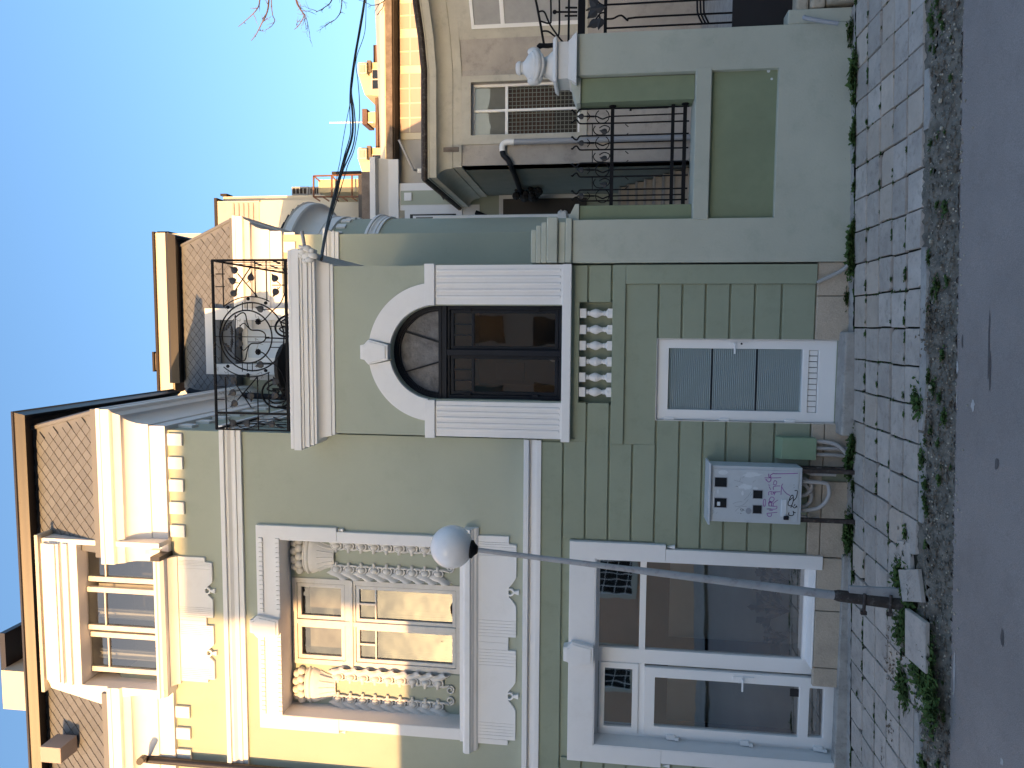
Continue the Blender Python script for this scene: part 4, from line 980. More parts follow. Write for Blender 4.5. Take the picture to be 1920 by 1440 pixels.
def stroke(pts, m, w=.005, name='graffiti'):
    q = [CC(a, b) for a, b in pts]; q = [Vector((v.x, fy-.001, v.z)) for v in q]
    q = smooth_path(q, 5) if len(q) > 2 else q
    mb = MB(); vs = []
    for i, v in enumerate(q):
        t = (q[min(i+1,len(q)-1)]-q[max(i-1,0)]).normalized(); nn = Vector((-t.z, 0, t.x))*w/2
        vs += [v+nn, v-nn]
    mb.add(vs, [(2*i, 2*i+1, 2*i+3, 2*i+2) for i in range(len(q)-1)]); return mb
def graff(strokes, m, w, name):
    mb = MB()
    for s in strokes: 
        t = stroke(s, m, w); mb.add(t.v, t.f)
    return mb.build(name, M[m], mc)
graff([[(1130,985),(1320,965)],[(1130,985),(1160,1040),(1210,1030),(1215,990)],[(1130,905),(1295,905),(1310,850)],[(1175,930),(1240,930)],
 [(1165,850),(1300,860)],[(1165,850),(1180,790),(1240,800),(1245,850)],[(1240,810),(1330,740)],[(1170,740),(1210,690),(1260,710),(1250,760),(1190,780),(1170,740)],
 [(1165,660),(1160,610),(1205,590),(1265,620),(1260,660)],[(1210,600),(1215,640),(1290,610)],[(1200,560),(1170,500)],[(1185,480),(1155,470)],
 [(1240,600),(1370,595)],[(1250,560),(1255,500),(1370,490)],[(1250,450),(1270,395),(1310,420),(1290,470),(1240,460)],
 [(1385,650),(1390,560),(1400,480),(1420,450)],[(1395,500),(1440,580),(1490,630),(1550,665)],[(1090,345),(1300,345),(1390,340)],[(1535,580),(1530,582)],
 [(1065,800),(1075,740),(1105,740),(1105,830),(1080,860),(1065,800)]], 'purple', .0065, 'purple_graffiti')
graff([[(1120,395),(1115,370),(1160,420),(1200,395),(1205,350)],[(1165,270),(1170,330),(1205,330),(1195,300),(1250,265),(1270,275)],[(1260,272),(1500,270),(1690,262)],
 [(1130,905),(1210,905)],[(1170,850),(1165,790),(1200,770),(1220,850)]], 'purple', .008, 'purple_graffiti')
graff([[(1530,965),(1525,1010),(1570,1025),(1610,1010),(1610,960),(1600,940)],[(1600,960),(1650,975)],[(1560,880),(1590,850),(1615,880),(1640,885),(1665,850),(1670,880)],[(1620,850),(1640,820)],
 [(1600,700),(1530,760),(1515,830),(1570,845),(1605,760),(1600,660),(1560,680),(1530,760)],[(1605,760),(1660,700),(1680,600),(1665,570),(1630,580)],[(1618,518),(1625,520)],[(1615,473),(1622,475)]], 'blackink', .0085, 'black_graffiti')
graff([[(265,240),(290,235),(290,265),(270,260)],[(290,250),(345,250),(400,230)],[(345,250),(400,270)],[(395,225),(425,245),(400,275)],[(320,235),(345,250),(320,262)]], 'blackink', .003, 'sticker_mark')
graff([[(680,580),(685,610),(700,590),(705,615)],[(685,640),(700,655),(710,635)],[(660,930),(655,905),(690,905),(700,930),(680,945),(665,930)],[(700,905),(725,940)],[(610,975),(618,980)],[(650,985),(675,985)],[(690,490),(740,480),(750,500),(700,465)],[(570,495),(625,500)]], 'blackink', .004, 'sticker_mark')
M['scratch'] = mat('faint_pencil', (.22,.25,.30), .7, 0, 10, .1, 5)
graff([[(520,810),(600,780),(690,775)],[(550,850),(620,860),(720,820),(800,730)],[(720,740),(790,680),(840,600)],[(560,950),(620,890),(700,860),(770,860)],[(540,385),(700,430)],[(640,410),(670,335)],[(690,350),(740,310)],[(880,430),(890,410),(930,395)],[(830,680),(870,620)],[(140,370),(130,600)],[(140,1000),(180,960),(150,920)],[(215,990),(240,960)]], 'scratch', .003, 'pencil_scribble')
for xx in (x0+.04, x1-.04): B(xx-.02, xx+.02, yc0+.03, yc0+.08, gz(xx)-.02, z0).build('leg', M['rust'] if False else M['tarpole'], mc)
B(x1-.06, x1-.02, -.12, -.06, gz(-1.5), z0).build('leg', M['tarpole'], mc)
def cond(pts, r, label, name='conduit', m='conduit', gp='grey plastic conduits under the meter cabinet'):
    return MB().tube(smooth_path(pts, 8), r, 10).build(name, M[m], smooth=60, label=label, cat='pipe', group=gp)
g0 = gz(-1.75)
cond([(-1.62,-.20,.50),(-1.62,-.20,.42),(-1.63,-.19,.24),(-1.66,-.18,.19),(-1.78,-.20,.19),(-1.90,-.18,.27),(-1.94,-.16,.40),(-1.95,-.16,.50)], .021, 'grey conduit looping in a low arc below the meter cabinet')
cond([(-1.52,-.16,.50),(-1.52,-.15,.42),(-1.55,-.12,.33),(-1.55,-.12,.10)], .021, 'grey conduit dropping straight from the right end of the meter cabinet')
cond([(-1.80,-.14,.50),(-1.78,-.12,.40),(-1.72,-.10,.34),(-1.64,-.10,.36),(-1.58,-.10,.50)], .021, 'short grey conduit bent in a tight bow beneath the meter cabinet')
cond([(-1.92,-.12,.50),(-1.90,-.10,.38),(-1.80,-.09,.33),(-1.68,-.09,.40),(-1.66,-.10,.50)], .021, 'grey conduit curving behind the others beneath the meter cabinet')
cond([(-2.02,-.12,.50),(-2.03,-.10,.40),(-2.06,-.08,.34),(-2.05,-.06,.24)], .021, 'grey conduit at the left end below the meter cabinet')
x0g, x1g, z0g, z1g = -1.40, -1.165, .31, .71
gb = empty('cable_box', ((x0g+x1g)/2, -.04, z0g), 'small green steel cable cover on the wall beside the meter cabinet', 'cable box')
MB().prismx([(-.015, z1g),(-.02,z1g+.004),(-.11, z1g-.05),(-.13, z0g),(.0, z0g),(.0,z1g)], x0g, x1g).build('box_cover', M['green_box'], gb, bevel=.004)
cond([(-1.21,-.06,.32),(-1.21,-.06,.20),(-1.24,-.08,.08),(-1.34,-.10,-.02),(-1.42,-.1,-.06)], .022, 'grey conduit sweeping from the green cable box down to the pavement', gp='grey conduits under the green cable box')
cond([(-1.28,-.06,.32),(-1.28,-.06,.16),(-1.28,-.05,-.04)], .020, 'middle grey conduit dropping straight from the green cable box', gp='grey conduits under the green cable box')
cond([(-1.35,-.06,.32),(-1.35,-.06,.16),(-1.36,-.05,-.04)], .020, 'leftmost grey conduit dropping from the green cable box', gp='grey conduits under the green cable box')
cond([(.50,-.04,.34),(.52,-.05,.31),(.62,-.09,.12),(.70,-.12,.045)], .020, 'short cream pipe slanting from the stone plinth beside the basement door', 'drain_pipe', 'curtain', None)
cond([P(1508,32,-.10),P(1512,34,-.12),P(1545,40,-.14),P(1572,44,-.15)], .022, 'short grey pipe leaning out at the end of the green wall', 'drain_pipe', 'pipegrey', None)

# ================================================================== lamp post
PB = PG(1692, 1132); lp = empty('street_lamp', PB, 'leaning grey lamp post with a white opal globe standing at the kerb', 'street lamp')
top = P(886, 1030, PB.y+.05); ax = (top-PB)
MB().tube([PB+ax*.0, PB+ax*.02, PB+ax*.14, PB+ax*.15], [.060,.058,.052,.040], 16).build('pole_foot', M['tarpole'], lp, smooth=40)
MB().tube([PB+ax*.13, PB+ax*.42, PB+ax*.60, PB+ax*.61, PB+ax*.985], [.040,.036,.033,.028,.024], 16).build('pole', M['pole'], lp, smooth=40)
MB().box(PB.x+.045, PB.x+.14, PB.y-.02, PB.y+.02, PB.z+.02, PB.z+.46).build('pole_splint', M['pole'], lp, bevel=.004)
for z in (.12, .34): MB().tube([(PB.x-.08, PB.y-.05, PB.z+z), (PB.x+.09, PB.y-.05, PB.z+z)], .014, 8).box(PB.x-.10, PB.x-.07, PB.y-.06, PB.y-.03, PB.z+z-.025, PB.z+z+.025).build('clamp_bolt', M['tarpole'], lp)
gc = top+ax.normalized()*.205
MB().ball(gc, .207, 40).build('globe', M['opal'], lp, smooth=60)
up_ = ax.normalized()
MB().tube([top-up_*.05, top-up_*.02, top+up_*.0, top+up_*.025, top+up_*.03], [.034,.06,.088,.088,.05], 20).build('globe_collar', M['iron'], lp, smooth=40)
M['sign'] = M['white']
MB().add([Vector(PG(1678,1136))+Vector((0,0,.0)), Vector(PG(1690,1132))+Vector((.08,-.14,.02)), Vector(PG(1690,1132))+Vector((.09,-.14,.035)), Vector(PG(1678,1136))+Vector((.02,0,.02))], [(0,1,2,3)]).build('foot_strap', M['paper'], lp)

# ================================================================== balcony railing (wrought iron)
YR = YA-.10
def rz_(a, b): return P(390+a/8, 470+b/8, YR)          # close-up of the right half
def rmir(a, b): return P(390+a/8, 2*631.5-(470+b/8), YR)
rl = empty('balcony_railing', (-.25, YR, 6.19), 'black wrought iron balcony railing with leaves and rings above the arched window', 'railing')
xr, xlf = P(470,488,YR).x, P(470,806,YR).x
zt_, zb_ = P(402,640,YR).z, P(538,640,YR).z
z2, z3, z4 = P(421,640,YR).z, P(481,640,YR).z, P(502,640,YR).z
xp = P(470,775,YR).x
def bar(x0, z0, x1, z1, r, name='bar', n=4, par=rl, y=YR): return MB().tube([(x0,y,z0),(x1,y,z1)], r, n).build(name, M['iron'], par)
bar(xlf, zt_, xr, zt_, .017, 'top_rail'); bar(xlf, zb_, xr, zb_, .020, 'bottom_rail'); bar(xr, 6.15, xr, zt_+.01, .018, 'post'); bar(xp, 6.15, xp, zt_, .018, 'post'); bar(xlf, 6.15, xlf, zt_+.01, .012, 'post')
bar(xlf, z2, P(421,757,YR).x+.0, z2, .0075); bar(P(421,707,YR).x, z2, xlf, z2, .009); bar(xr, z2, P(421,575,YR).x, z2, .0075)
bar(xr, z3, P(481,556,YR).x, z3, .0075); bar(xr, z4, P(502,565,YR).x, z4, .0075)
bar(P(481,707,YR).x, z3, xlf, z3, .0075); bar(P(502,698,YR).x, z4, xp, z4, .0075)
xc_ = P(450,631.5,YR).x; bar(xc_, zt_, xc_, P(505,631,YR).z, .0065)
bar(P(441,590,YR).x, P(441,590,YR).z, P(441,673,YR).x, P(441,673,YR).z, .007)
def il(pts, r=.008, name='scroll', mir=True, k=5):
    for f in ((rz_, rmir) if mir else (rz_,)):
        MB().tube(smooth_path([f(*p) for p in pts], k), r, 6).build(name, M['iron'], rl, smooth=60)
for b in (350, 540): il([(115,b),(250,b)], .006, 'bar', k=1)
il([(445,345),(740,690)], .0075, 'bar', k=1); il([(650,230),(400,610)], .0075, 'bar', k=1)
def ringc(a, b, r, rad, name):
    c = rz_(a, b); s_ = r/8/ (LENS/7.95)
    MB().tube([(c.x+s_*math.cos(t), YR, c.z+s_*math.sin(t)) for t in [2*math.pi*i/56 for i in range(56)]], rad, 6, closed=True).build(name, M['iron'], rl, smooth=60)
ringc(655, 1292, 532, .009, 'ring'); ringc(585, 1292, 412, .009, 'ring')
def arcp(a, b, r, t0, t1): return [(a+r*math.cos(R(t0+(t1-t0)*i/14)), b+r*math.sin(R(t0+(t1-t0)*i/14))) for i in range(15)]
il(arcp(635, 1300, 610, 229, 298), .0065, 'arc', k=1)
for a in (515, 590, 665): il([(a, 770), (a, 893)], .0055, 'spoke', k=1)
for b in (1135,): il([(925,b),(1150,b-5)], .0055, 'spoke', k=1)
il([(400,1010),(500,935),(560,955),(590,1090),(640,1185),(760,1195),(830,1222),(860,1260),(862,1310)], .0075)
il([(470,1160),(500,1110),(545,1093),(600,1150),(640,1185)], .006)
il([(1120,260),(1160,360),(1168,480),(1160,600),(1085,790),(970,900),(850,1030),(790,1065)], .007)
il([(860,1320),(900,1310),(1160,1318)], .008, mir=False)
il([(960,517),(1170,517)], .006); il([(1030,455),(1085,505)], .005); il([(1040,590),(1085,535)], .005); il([(580,482),(630,440)], .005); il([(410,480),(470,485)], .005); il([(830,880),(960,885)], .005)
def leafm(kind='heart'):
    mb = MB(); n = 7
    if kind == 'heart': half = [(0,-.030),(.020,-.042),(.038,-.030),(.042,-.006),(.032,.016),(.014,.036),(0,.062)]
    else: half = [(0,-.07),(.012,-.055),(.008,-.04),(.022,-.03),(.012,-.012),(.026,0),(.013,.018),(.022,.032),(.008,.045),(0,.075)]
    L = [(-x, z) for x, z in half[::-1]]
    mid = [(0, z) for x, z in half]
    n = len(half); vs = [(x, -.004, z) for x, z in half]+[(0, -.014, z) for x, z in half]+[(-x, -.004, z) for x, z in half]+[(x, .004, z) for x, z in half]+[(-x, .004, z) for x, z in half]
    fs = []
    for i in range(n-1):
        fs += [(i, i+1, n+i+1, n+i), (n+i, n+i+1, 2*n+i+1, 2*n+i), (3*n+i+1, 3*n+i, 4*n+i, 4*n+i+1), (i+1, i, 3*n+i, 3*n+i+1), (2*n+i, 2*n+i+1, 4*n+i+1, 4*n+i)]
    mb.add(vs, fs); mb.tube([(0,0,-.03 if kind == 'heart' else -.07),(0,0,-.07 if kind == 'heart' else -.11)], .004, 4)
    return mb
M['ironleaf'] = mat('dark_grey_iron_leaf', (.030,.031,.036), .55, .2, 90, .2, 9)
lh, lo = leafm().mesh('iron_leaf', M['ironleaf']), leafm('oak').mesh('iron_leaf', M['ironleaf'])
def putleaf(f, a, b, ta, tb, me=lh, s=1.0, par=rl, y=None):
    c, t = f(a, b), f(ta, tb); d = t-c; ang = math.atan2(d.x, d.z)
    inst(me, 'leaf', par, (c.x, (y if y is not None else c.y)-.012, c.z), (0, ang, 0), (s, 1, s))
LV = [(400,290,345,240),(372,450,300,410),(650,395,660,315),(1005,410,960,345),(1018,625,985,695),(785,872,710,845),(480,1200,475,1285),(400,635,440,590)]
for v in LV:
    putleaf(rz_, *v); putleaf(rmir, *v)
for v in ((300,1140,205,1250),(365,1210,370,1290)):
    putleaf(rz_, *v, me=lo, s=1.15 if v[0] == 300 else .9); putleaf(rmir, *v, me=lo, s=1.15 if v[0] == 300 else .9)
def z5(a, b): return P(390+a/8, 640+b/8, YR)
for v in ((375,1215,315,1160),(585,1228,510,1220),(955,1238,875,1236)): putleaf(z5, *v)
for pts in ([(410,1240),(500,1295),(610,1305),(740,1240)], [(625,1230),(740,1230)], [(1000,1242),(1170,1245)]):
    MB().tube(smooth_path([z5(*p) for p in pts], 4), .0055, 5).build('scroll', M['iron'], rl)
flo = MB()
for k in range(8): a = k*math.pi/4; flo.ball((.026*math.cos(a), 0, .026*math.sin(a)), .013, 6)
flo.lathe([(0,-.014),(.02,-.012),(.024,0),(.02,.012),(0,.014)], (0,0,0), 12); flom = flo.mesh('iron_flower', M['iron'])
for f in (rz_, rmir):
    c = f(752, 1065); inst(flom, 'flower', rl, c)
    for p in ((600,722),(865,785),(297,850)): c = f(*p); inst(frm, 'bud', rl, c, (0,0,0), (.42,.42,.42)).data
bm_ = MB().ball((0,0,0), .021, 8).mesh('bud', M['iron'])
for o_ in [q for q in rl.children if q.name.startswith('bud')]: o_.data = bm_; o_.scale = (1,1,1)
# railing returns along both sides of the terrace
for xs_ in (xr, xlf):
    par = rl; y1 = 3.1 if xs_ == xr else 0.9
    MB().tube([(xs_,YR,zt_),(xs_,y1,zt_)], .015, 4).build('side_rail', M['iron'], rl); MB().tube([(xs_,YR,zb_),(xs_,y1,zb_)], .015, 4).build('side_rail', M['iron'], rl)
    k = 0; y = YR+.25
    while y < y1:
        MB().tube([(xs_,y,zb_),(xs_,y+.02,zt_)], .006, 4).build('bar', M['iron'], rl)
        inst(lh, 'leaf', rl, (xs_, y+.05, zb_+.25+.35*(k % 2)), (R(20), 0, R(90))); y += .22; k += 1
# dry vine twigs on the railing
rn = random.Random(8); mb = MB()
for k in range(34):
    x = rn.uniform(xlf, xr); z = rn.choice((zt_, z2, z2-.05, zt_-.05, z3)); p = Vector((x, YR-.02, z)); pts = [p]
    for i in range(rn.randint(3, 7)):
        p = p+Vector((rn.uniform(-.05,.05), rn.uniform(-.01,.01), rn.uniform(-.045,.012))); pts.append(p)
    mb.tube(pts, .0022, 3)
mb.build('dry_vine', M['straw'], label='thin dry vine twigs tangled in the balcony railing', cat='vine', kind='stuff')

def iron_chair(x, y, rz, label, gp):
    t = empty('iron_chair', (x, y, 6.19), label, 'chair', gp); rot = Matrix.Translation((x, y, 6.19)) @ Matrix.Rotation(rz, 4, 'Z')
    def T(pts): return [rot @ Vector(p) for p in pts]
    def tb(pts, r, name, closed=False, k=4): MB().tube(T(smooth_path(pts, k) if not closed else pts), r, 6, closed=closed).build(name, M['iron'], t, smooth=60)
    ov = [(.19*math.cos(a), .2, .70+.21*math.sin(a)) for a in [2*math.pi*i/28 for i in range(28)]]
    tb(ov, .014, 'backrest', True)
    for s in (-1, 1):
        tb([(s*.18,.2,.70),(s*.19,.2,.45),(s*.17,.22,.0)], .013, 'leg'); tb([(s*.17,-.2,.43),(s*.2,-.2,.25),(s*.17,-.22,0)], .013, 'leg')
        tb([(s*.19,.2,.66),(s*.23,.0,.66),(s*.22,-.15,.62),(s*.18,-.18,.43)], .012, 'armrest')
        tb([(s*.02,.2,.52),(s*.10,.2,.60),(s*.13,.2,.74),(s*.06,.2,.84),(s*.03,.2,.77),(s*.07,.2,.74)], .010, 'back_scroll'); tb([(0,.2,.62),(s*.06,.2,.66),(s*.05,.2,.72),(0,.2,.70)], .012, 'back_scroll')
    rn = random.Random(4); mb = MB()
    for k in range(14): mb.ball(rot @ Vector((rn.uniform(-.07,.07), .2, .62+rn.uniform(-.06,.14))), .024, 6)
    mb.build('back_rosette', M['iron'], t)
    mb = MB(); mb.v = T([(-.2,-.2,.43),(.2,-.2,.43),(.2,.2,.43),(-.2,.2,.43),(-.2,-.2,.455),(.2,-.2,.455),(.2,.2,.455),(-.2,.2,.455)]); mb.f = [(0,3,2,1),(4,5,6,7),(0,1,5,4),(1,2,6,5),(2,3,7,6),(3,0,4,7)]; mb.build('seat', M['iron'], t, bevel=.01)
q = P(520, 625, 1.5); iron_chair(q.x, 1.5, R(215), 'ornate black cast iron chair on the terrace in front of the blue door', 'ornate iron chairs on the terrace')
q = P(500, 732, 1.3); iron_chair(q.x, 1.1, R(180), 'ornate black cast iron chair on the terrace beside the round table', 'ornate iron chairs on the terrace')
q = P(535, 690, .9); tb_ = empty('garden_table', (q.x, 1.0, 6.19), 'round black woven garden table on the terrace behind the railing', 'table')
MB().lathe([(0,.56),(.30,.56),(.33,.58),(.33,.62),(.30,.64),(0,.66)], (q.x,1.0,6.19), 30).build('tabletop', M['wicker'], tb_, smooth=40)
MB().lathe([(.20,0),(.20,.03),(.04,.08),(.035,.56)], (q.x,1.0,6.19), 14).build('table_base', M['wicker'], tb_, smooth=40)

# ================================================================== fence wall
fw = empty('garden_wall', (1.9, .1, .05), 'tall pale green garden wall with a dark recessed panel and an opening holding iron bars', 'garden wall')
FY = -.05
MB().wall(.72, 3.17, -.25, 2.955, FY, .30, [(1.19, 2.735, .815, 1.495), (1.19, 2.735, 1.60, 3.2)]).build('wall_body', M['green_fence'], fw, bevel=.006)
MB().wall(3.172, 3.32, -.25, .74, FY+.01, .30, []).build('wall_foot', M['green_fence'], fw, bevel=.01)
B(1.15, 2.77, FY+.065, .2, .78, 1.50).build('recessed_panel', M['green_fence_dk'], fw)
B(1.175, 2.76, FY-.012, .33, 1.50, 1.664).build('opening_sill', M['green_fence'], fw, bevel=.008)
B(1.192, 1.36, .05, .28, 1.666, 2.885).build('opening_jamb', M['green_fence_dk'], fw, bevel=.004)
B(2.47, 2.728, .03, .30, 1.666, 2.885).build('opening_jamb', M['green_fence_dk'], fw, bevel=.004)
MB().prism([(1.192,2.887),(1.375,2.887),(1.375,2.93),(1.192,3.02)], .02, .30).build('jamb_cap', M['green_fence'], fw, bevel=.004)
MB().prism([(2.455,2.887),(2.73,2.887),(2.73,3.0),(2.60,2.985),(2.455,2.93)], .0, .32).build('jamb_cap', M['green_fence'], fw, bevel=.004)
for z0, z1, o, rx in ((2.957,3.03,.035,1.21),(3.03,3.115,.0,1.17),(3.115,3.235,.045,1.22),(3.235,3.30,.015,1.17),(3.30,3.36,-.01,1.14),(3.36,3.42,-.05,1.10)):
    B(.722, rx, FY-o, .30+o, z0+.001, z1).build('pier_cap', M['green_fence'], fw, bevel=.012)
MB().prism([(.70,FY) and (3.17,.62),(3.34,.30),(3.34,.2),(3.17,.2)], FY-.0, .1) if False else None
for x, y, r in ((1441,133,.018),(1447,148,.013)): q = P(x, y, .015); MB().ball(q, r, 8, (1,.25,1)).build('paint_chip', M['paper'], fw)
# rubble at the right end
rn = random.Random(2)
rb = empty('rubble_footing', (3.6, .0, .1), 'rough pale stone footing under the black iron gate', 'stone footing')
for x0, x1, z0, z1, yy in ((3.36,4.05,.05,.36,-.12),(3.33,4.4,.36,.52,-.03),(3.30,4.5,.52,.66,.0),(4.05,4.7,.05,.36,-.1)):
    mb = MB().box(x0, x1, yy, .4, z0+.005, z1-.005); o_ = mb.build('footing_stone', M['rubble'], rb, bevel=.03)
# iron fence panel in the opening
YF = .17
fp = empty('iron_fence', (1.9, YF, 1.67), 'black wrought iron fence panel with twisted bars in the garden wall opening', 'iron fence')
for z, r in ((2.535,.020),(1.875,.018),(1.745,.020)): MB().box(1.37, 2.46, YF-.012, YF+.012, z-r, z+r).build('rail', M['iron'], fp)
for z in (2.535, 1.745): MB().lathe([(.0,-.02),(.035,-.018),(.035,.018),(0,.02)], (0,0,0), 10).build('wall_plate', M['iron'], fp) if False else MB().ball((2.462, YF, z), .042, 10, (.35,1,1)).build('wall_plate', M['iron'], fp)
def fz(a, b): q = P(1060+a/5.335, 150+b/5.335, YF); return Vector((q.x, YF, q.z))
bars = (292, 438, 560, 700, 832, 970, 1100, 1210)
for i, b in enumerate(bars):
    s = 1 if i % 2 == 0 else -1
    q = fz(300, b); x = q.x
    pts = [fz(62, b+s*18), fz(70, b+s*32 if False else b+s*8), fz(90, b+s*30), fz(115, b+s*38), fz(140, b+s*6), fz(165, b)]
    MB().tube(smooth_path(pts, 5)+[(x, YF, 2.4), (x, YF, 1.70)], .009, 6).build('bar', M['iron'], fp, smooth=60)
for i, b in enumerate((365, 630, 900, 1160)):
    q = fz(300, b); x = q.x
    MB().tube(smooth_path([fz(150,b), fz(300,b), fz(340,b+14), fz(375,b+26), fz(410,b+12), fz(450,b)], 4)+[(x, YF, 1.76)], .008, 5).build('twisted_bar', M['iron'], fp, smooth=60)
    putleaf(lambda a, c: fz(a, c), 155, b+3, 120, b+3, s=.75, par=fp, y=YF)
    for s in (-1, 1): MB().tube([fz(250,b), fz(220,b+s*40)], .006, 4).tube([fz(215,b+s*2), fz(290,b+s*2)], .009, 4).build('spur', M['iron'], fp)
    c = fz(370, b); rr = .075
    MB().tube([(c.x+rr*math.cos(t), YF, c.z+rr*math.sin(t)) for t in [R(-60+300*k/20)+R(90) for k in range(21)]], .0055, 5).build('ring', M['iron'], fp, smooth=60)
for i, b in enumerate((500, 770, 1030)):
    il_ = [fz(300,b-40), fz(280,b), fz(310,b+42), fz(370,b+48), fz(430,b+15), fz(440,b-25), fz(390,b-45), fz(340,b-20)]
    MB().tube(smooth_path(il_, 5), .006, 5).build('scroll', M['iron'], fp, smooth=60)
    putleaf(fz, 385, b+18, 340, b+10, s=.8, par=fp, y=YF); MB().tube([fz(270,b-62), fz(270,b+62)], .007, 4).build('tie_bar', M['iron'], fp)
    for s in (-1, 1): MB().tube([fz(600, b+s*58), fz(630, b+s*32)], .006, 4).build('spur', M['iron'], fp)
# gate
YG = .16
gt = empty('iron_gate', (3.7, YG, .7), 'black wrought iron gate with leaf ornaments and a solid lower panel', 'gate')
def gz_(a, b): q = P(1060+a/7.385, b/7.385, YG); return Vector((q.x, YG, q.z))
xg0 = 3.21; zt0, zt1 = gz_(275, 200).z, gz_(175, 200).z
MB().box(xg0, 4.6, YG-.02, YG+.03, zt0, zt1).build('top_rail', M['iron'], gt)
za = gz_(555, 300).z; MB().box(xg0, 4.6, YG-.012, YG+.012, za-.018, za+.018).build('rail', M['iron'], gt)
zl = gz_(1375+0, 300).z
zs0, zs1 = P(1488,20,YG).z, P(1373,20,YG).z
MB().box(xg0, 4.6, YG-.008, YG+.012, zs0, zs1).build('solid_panel', M['doorpaint'], gt, bevel=.003)
for k, xx in enumerate((xg0+.02, 3.30, 3.40, 3.55, 3.62, 3.69, 3.84, 3.94, 4.1)):
    pts = [(xx,YG,za),(xx,YG,2.1),(xx,YG,zs1)]
    if k == 2: pts = smooth_path([(xx,YG,za),(xx,YG,2.55),(xx-.05+.08,YG,2.46),(xx-.03,YG,2.38),(xx,YG,2.3),(xx,YG,zs1)], 4)
    MB().tube(pts, .011, 6).build('bar', M['iron'], gt, smooth=60)
for f0 in ((385,340,295,390),(475,330,465,385),(385,40,345,5),(375,200,335,235),(400,130,360,130),(480,120,530,110)): putleaf(gz_, *f0, s=1.2, par=gt, y=YG)
for pts in ([(535,175),(480,190),(400,300)], [(470,200),(475,290)], [(285,145),(340,130),(530,110)], [(440,10),(480,50),(540,80)]): MB().tube(smooth_path([gz_(*p) for p in pts], 4), .009, 6).build('stem', M['iron'], gt, smooth=60)
for k in range(3):
    a0 = 1825+k*45-1060*0
    MB().tube(smooth_path([gz_(1825+k*45-0, -60), gz_(1830+k*45, 150+k*10), gz_(1850+k*45, 230), gz_(1900+k*45, 330)], 4), .010, 6).build('scroll', M['iron'], gt, smooth=60)
# sloping bracket above the gate
def hz_(a, b): q = P(940+a/8, b/8, YG); return Vector((q.x, YG, q.z))
br = empty('iron_bracket', hz_(1140, 600), 'black iron fan bracket with scrolled bars above the gate beside the urn', 'bracket')
for pts, r in (([(480,-120),(520,20),(575,300),(640,670)],.013),([(740,-60),(745,280),(720,350),(580,315)],.010),([(870,-60),(870,420),(850,540),(800,540),(700,470),(600,470)],.010),([(1015,-60),(1010,400),(1000,640),(940,650)],.012),([(940,650),(840,530),(720,350),(640,175),(540,185)],.010),([(960,115),(1140,115)],.011),([(800,180),(1140,180)],.011),([(950,238),(1140,235)],.011)):
    MB().tube(smooth_path([hz_(*p) for p in pts], 4), r, 6).build('scroll_bar', M['iron'], br, smooth=60)
MB().tube([hz_(530,690), hz_(570,690), hz_(620,685), hz_(700,688), hz_(1000,650)], [.005,.032,.024,.026,.020], 8).build('spear', M['iron'], br, smooth=60)
MB().ball(hz_(800,180), .025, 8).build('finial', M['iron'], br)

# urn on its pedestal
ux, uy = 2.905, .15
def uz(a): return 3.625-(a-225)/8/161.
ur = empty('stone_urn', (ux, uy, 2.957), 'white stone urn with carved drapery on a square pedestal on the green wall', 'urn')
def sq(h, z0, z1, h2=None): 
    h2 = h if h2 is None else h2; return [(-h,z0),(h,z0),(h2,z1),(-h2,z1)]
def frus(mb, h0, h1, z0, z1): mb.add([(ux+s*h, uy+t*h, z) for h, z in ((h0,z0),(h1,z1)) for s, t in ((-1,-1),(1,-1),(1,1),(-1,1))], [(3,2,1,0),(4,5,6,7),(0,1,5,4),(1,2,6,5),(2,3,7,6),(3,0,4,7)])
mb = MB()
for h0, h1, a0, a1 in ((.27,.27,1122,1112),(.262,.25,1112,1085),(.25,.23,1085,1050),(.225,.215,1050,1030),(.215,.20,1030,1000),(.195,.195,1000,845),(.235,.24,845,825),(.24,.215,825,785)): frus(mb, h0, h1, uz(a0), uz(a1))
mb.build('pedestal', M['trim2'], ur, bevel=.006)
MB().lathe([(.165,uz(785)),(.155,uz(755)),(.12,uz(700)),(.105,uz(655)),(.108,uz(640)),(.092,uz(635)),(.092,uz(625)),(.12,uz(615)),(.165,uz(580)),(.18,uz(530)),(.172,uz(480)),(.14,uz(420)),(.085,uz(370)),(.062,uz(340)),(.066,uz(328)),(.056,uz(318)),(.075,uz(300)),(.072,uz(265)),(.05,uz(235)),(0,uz(225))], (ux,uy,0), 32).build('urn_body', M['trim2'], ur, smooth=35)
for k in range(7):
    t0 = R(200+8*k)
    for j in range(2):
        pts = []
        for i in range(9):
            a = R(180+10+(150)*i/8) if j == 0 else R(180-20+90*i/8)
            zz_ = uz(430+100*math.sin(math.pi*i/8)+18*k) if j == 0 else uz(440+60*math.sin(math.pi*i/8)+16*k)
            rr = .178-.012*abs(k-3)*.5+(-.02 if j else 0)
            rr *= (1-.25*max(0,(500-(430+100*math.sin(math.pi*i/8)+18*k))/100))
            pts.append((ux+rr*math.cos(a), uy+rr*math.sin(a), zz_))
        if k % 2 == j or j == 0 and k < 5: MB().tube(pts, [(.012+.022*math.sin(math.pi*i/8))*(1.1 if k % 2 else .8) for i in range(9)], 8).build('drapery_fold', M['trim2'], ur, smooth=60)
for s in (-1, 1): MB().ball((ux+s*.16, uy-.04, uz(500)), .058, 12, (.8,.9,1.3)).build('drapery_knot', M['trim2'], ur, smooth=60)

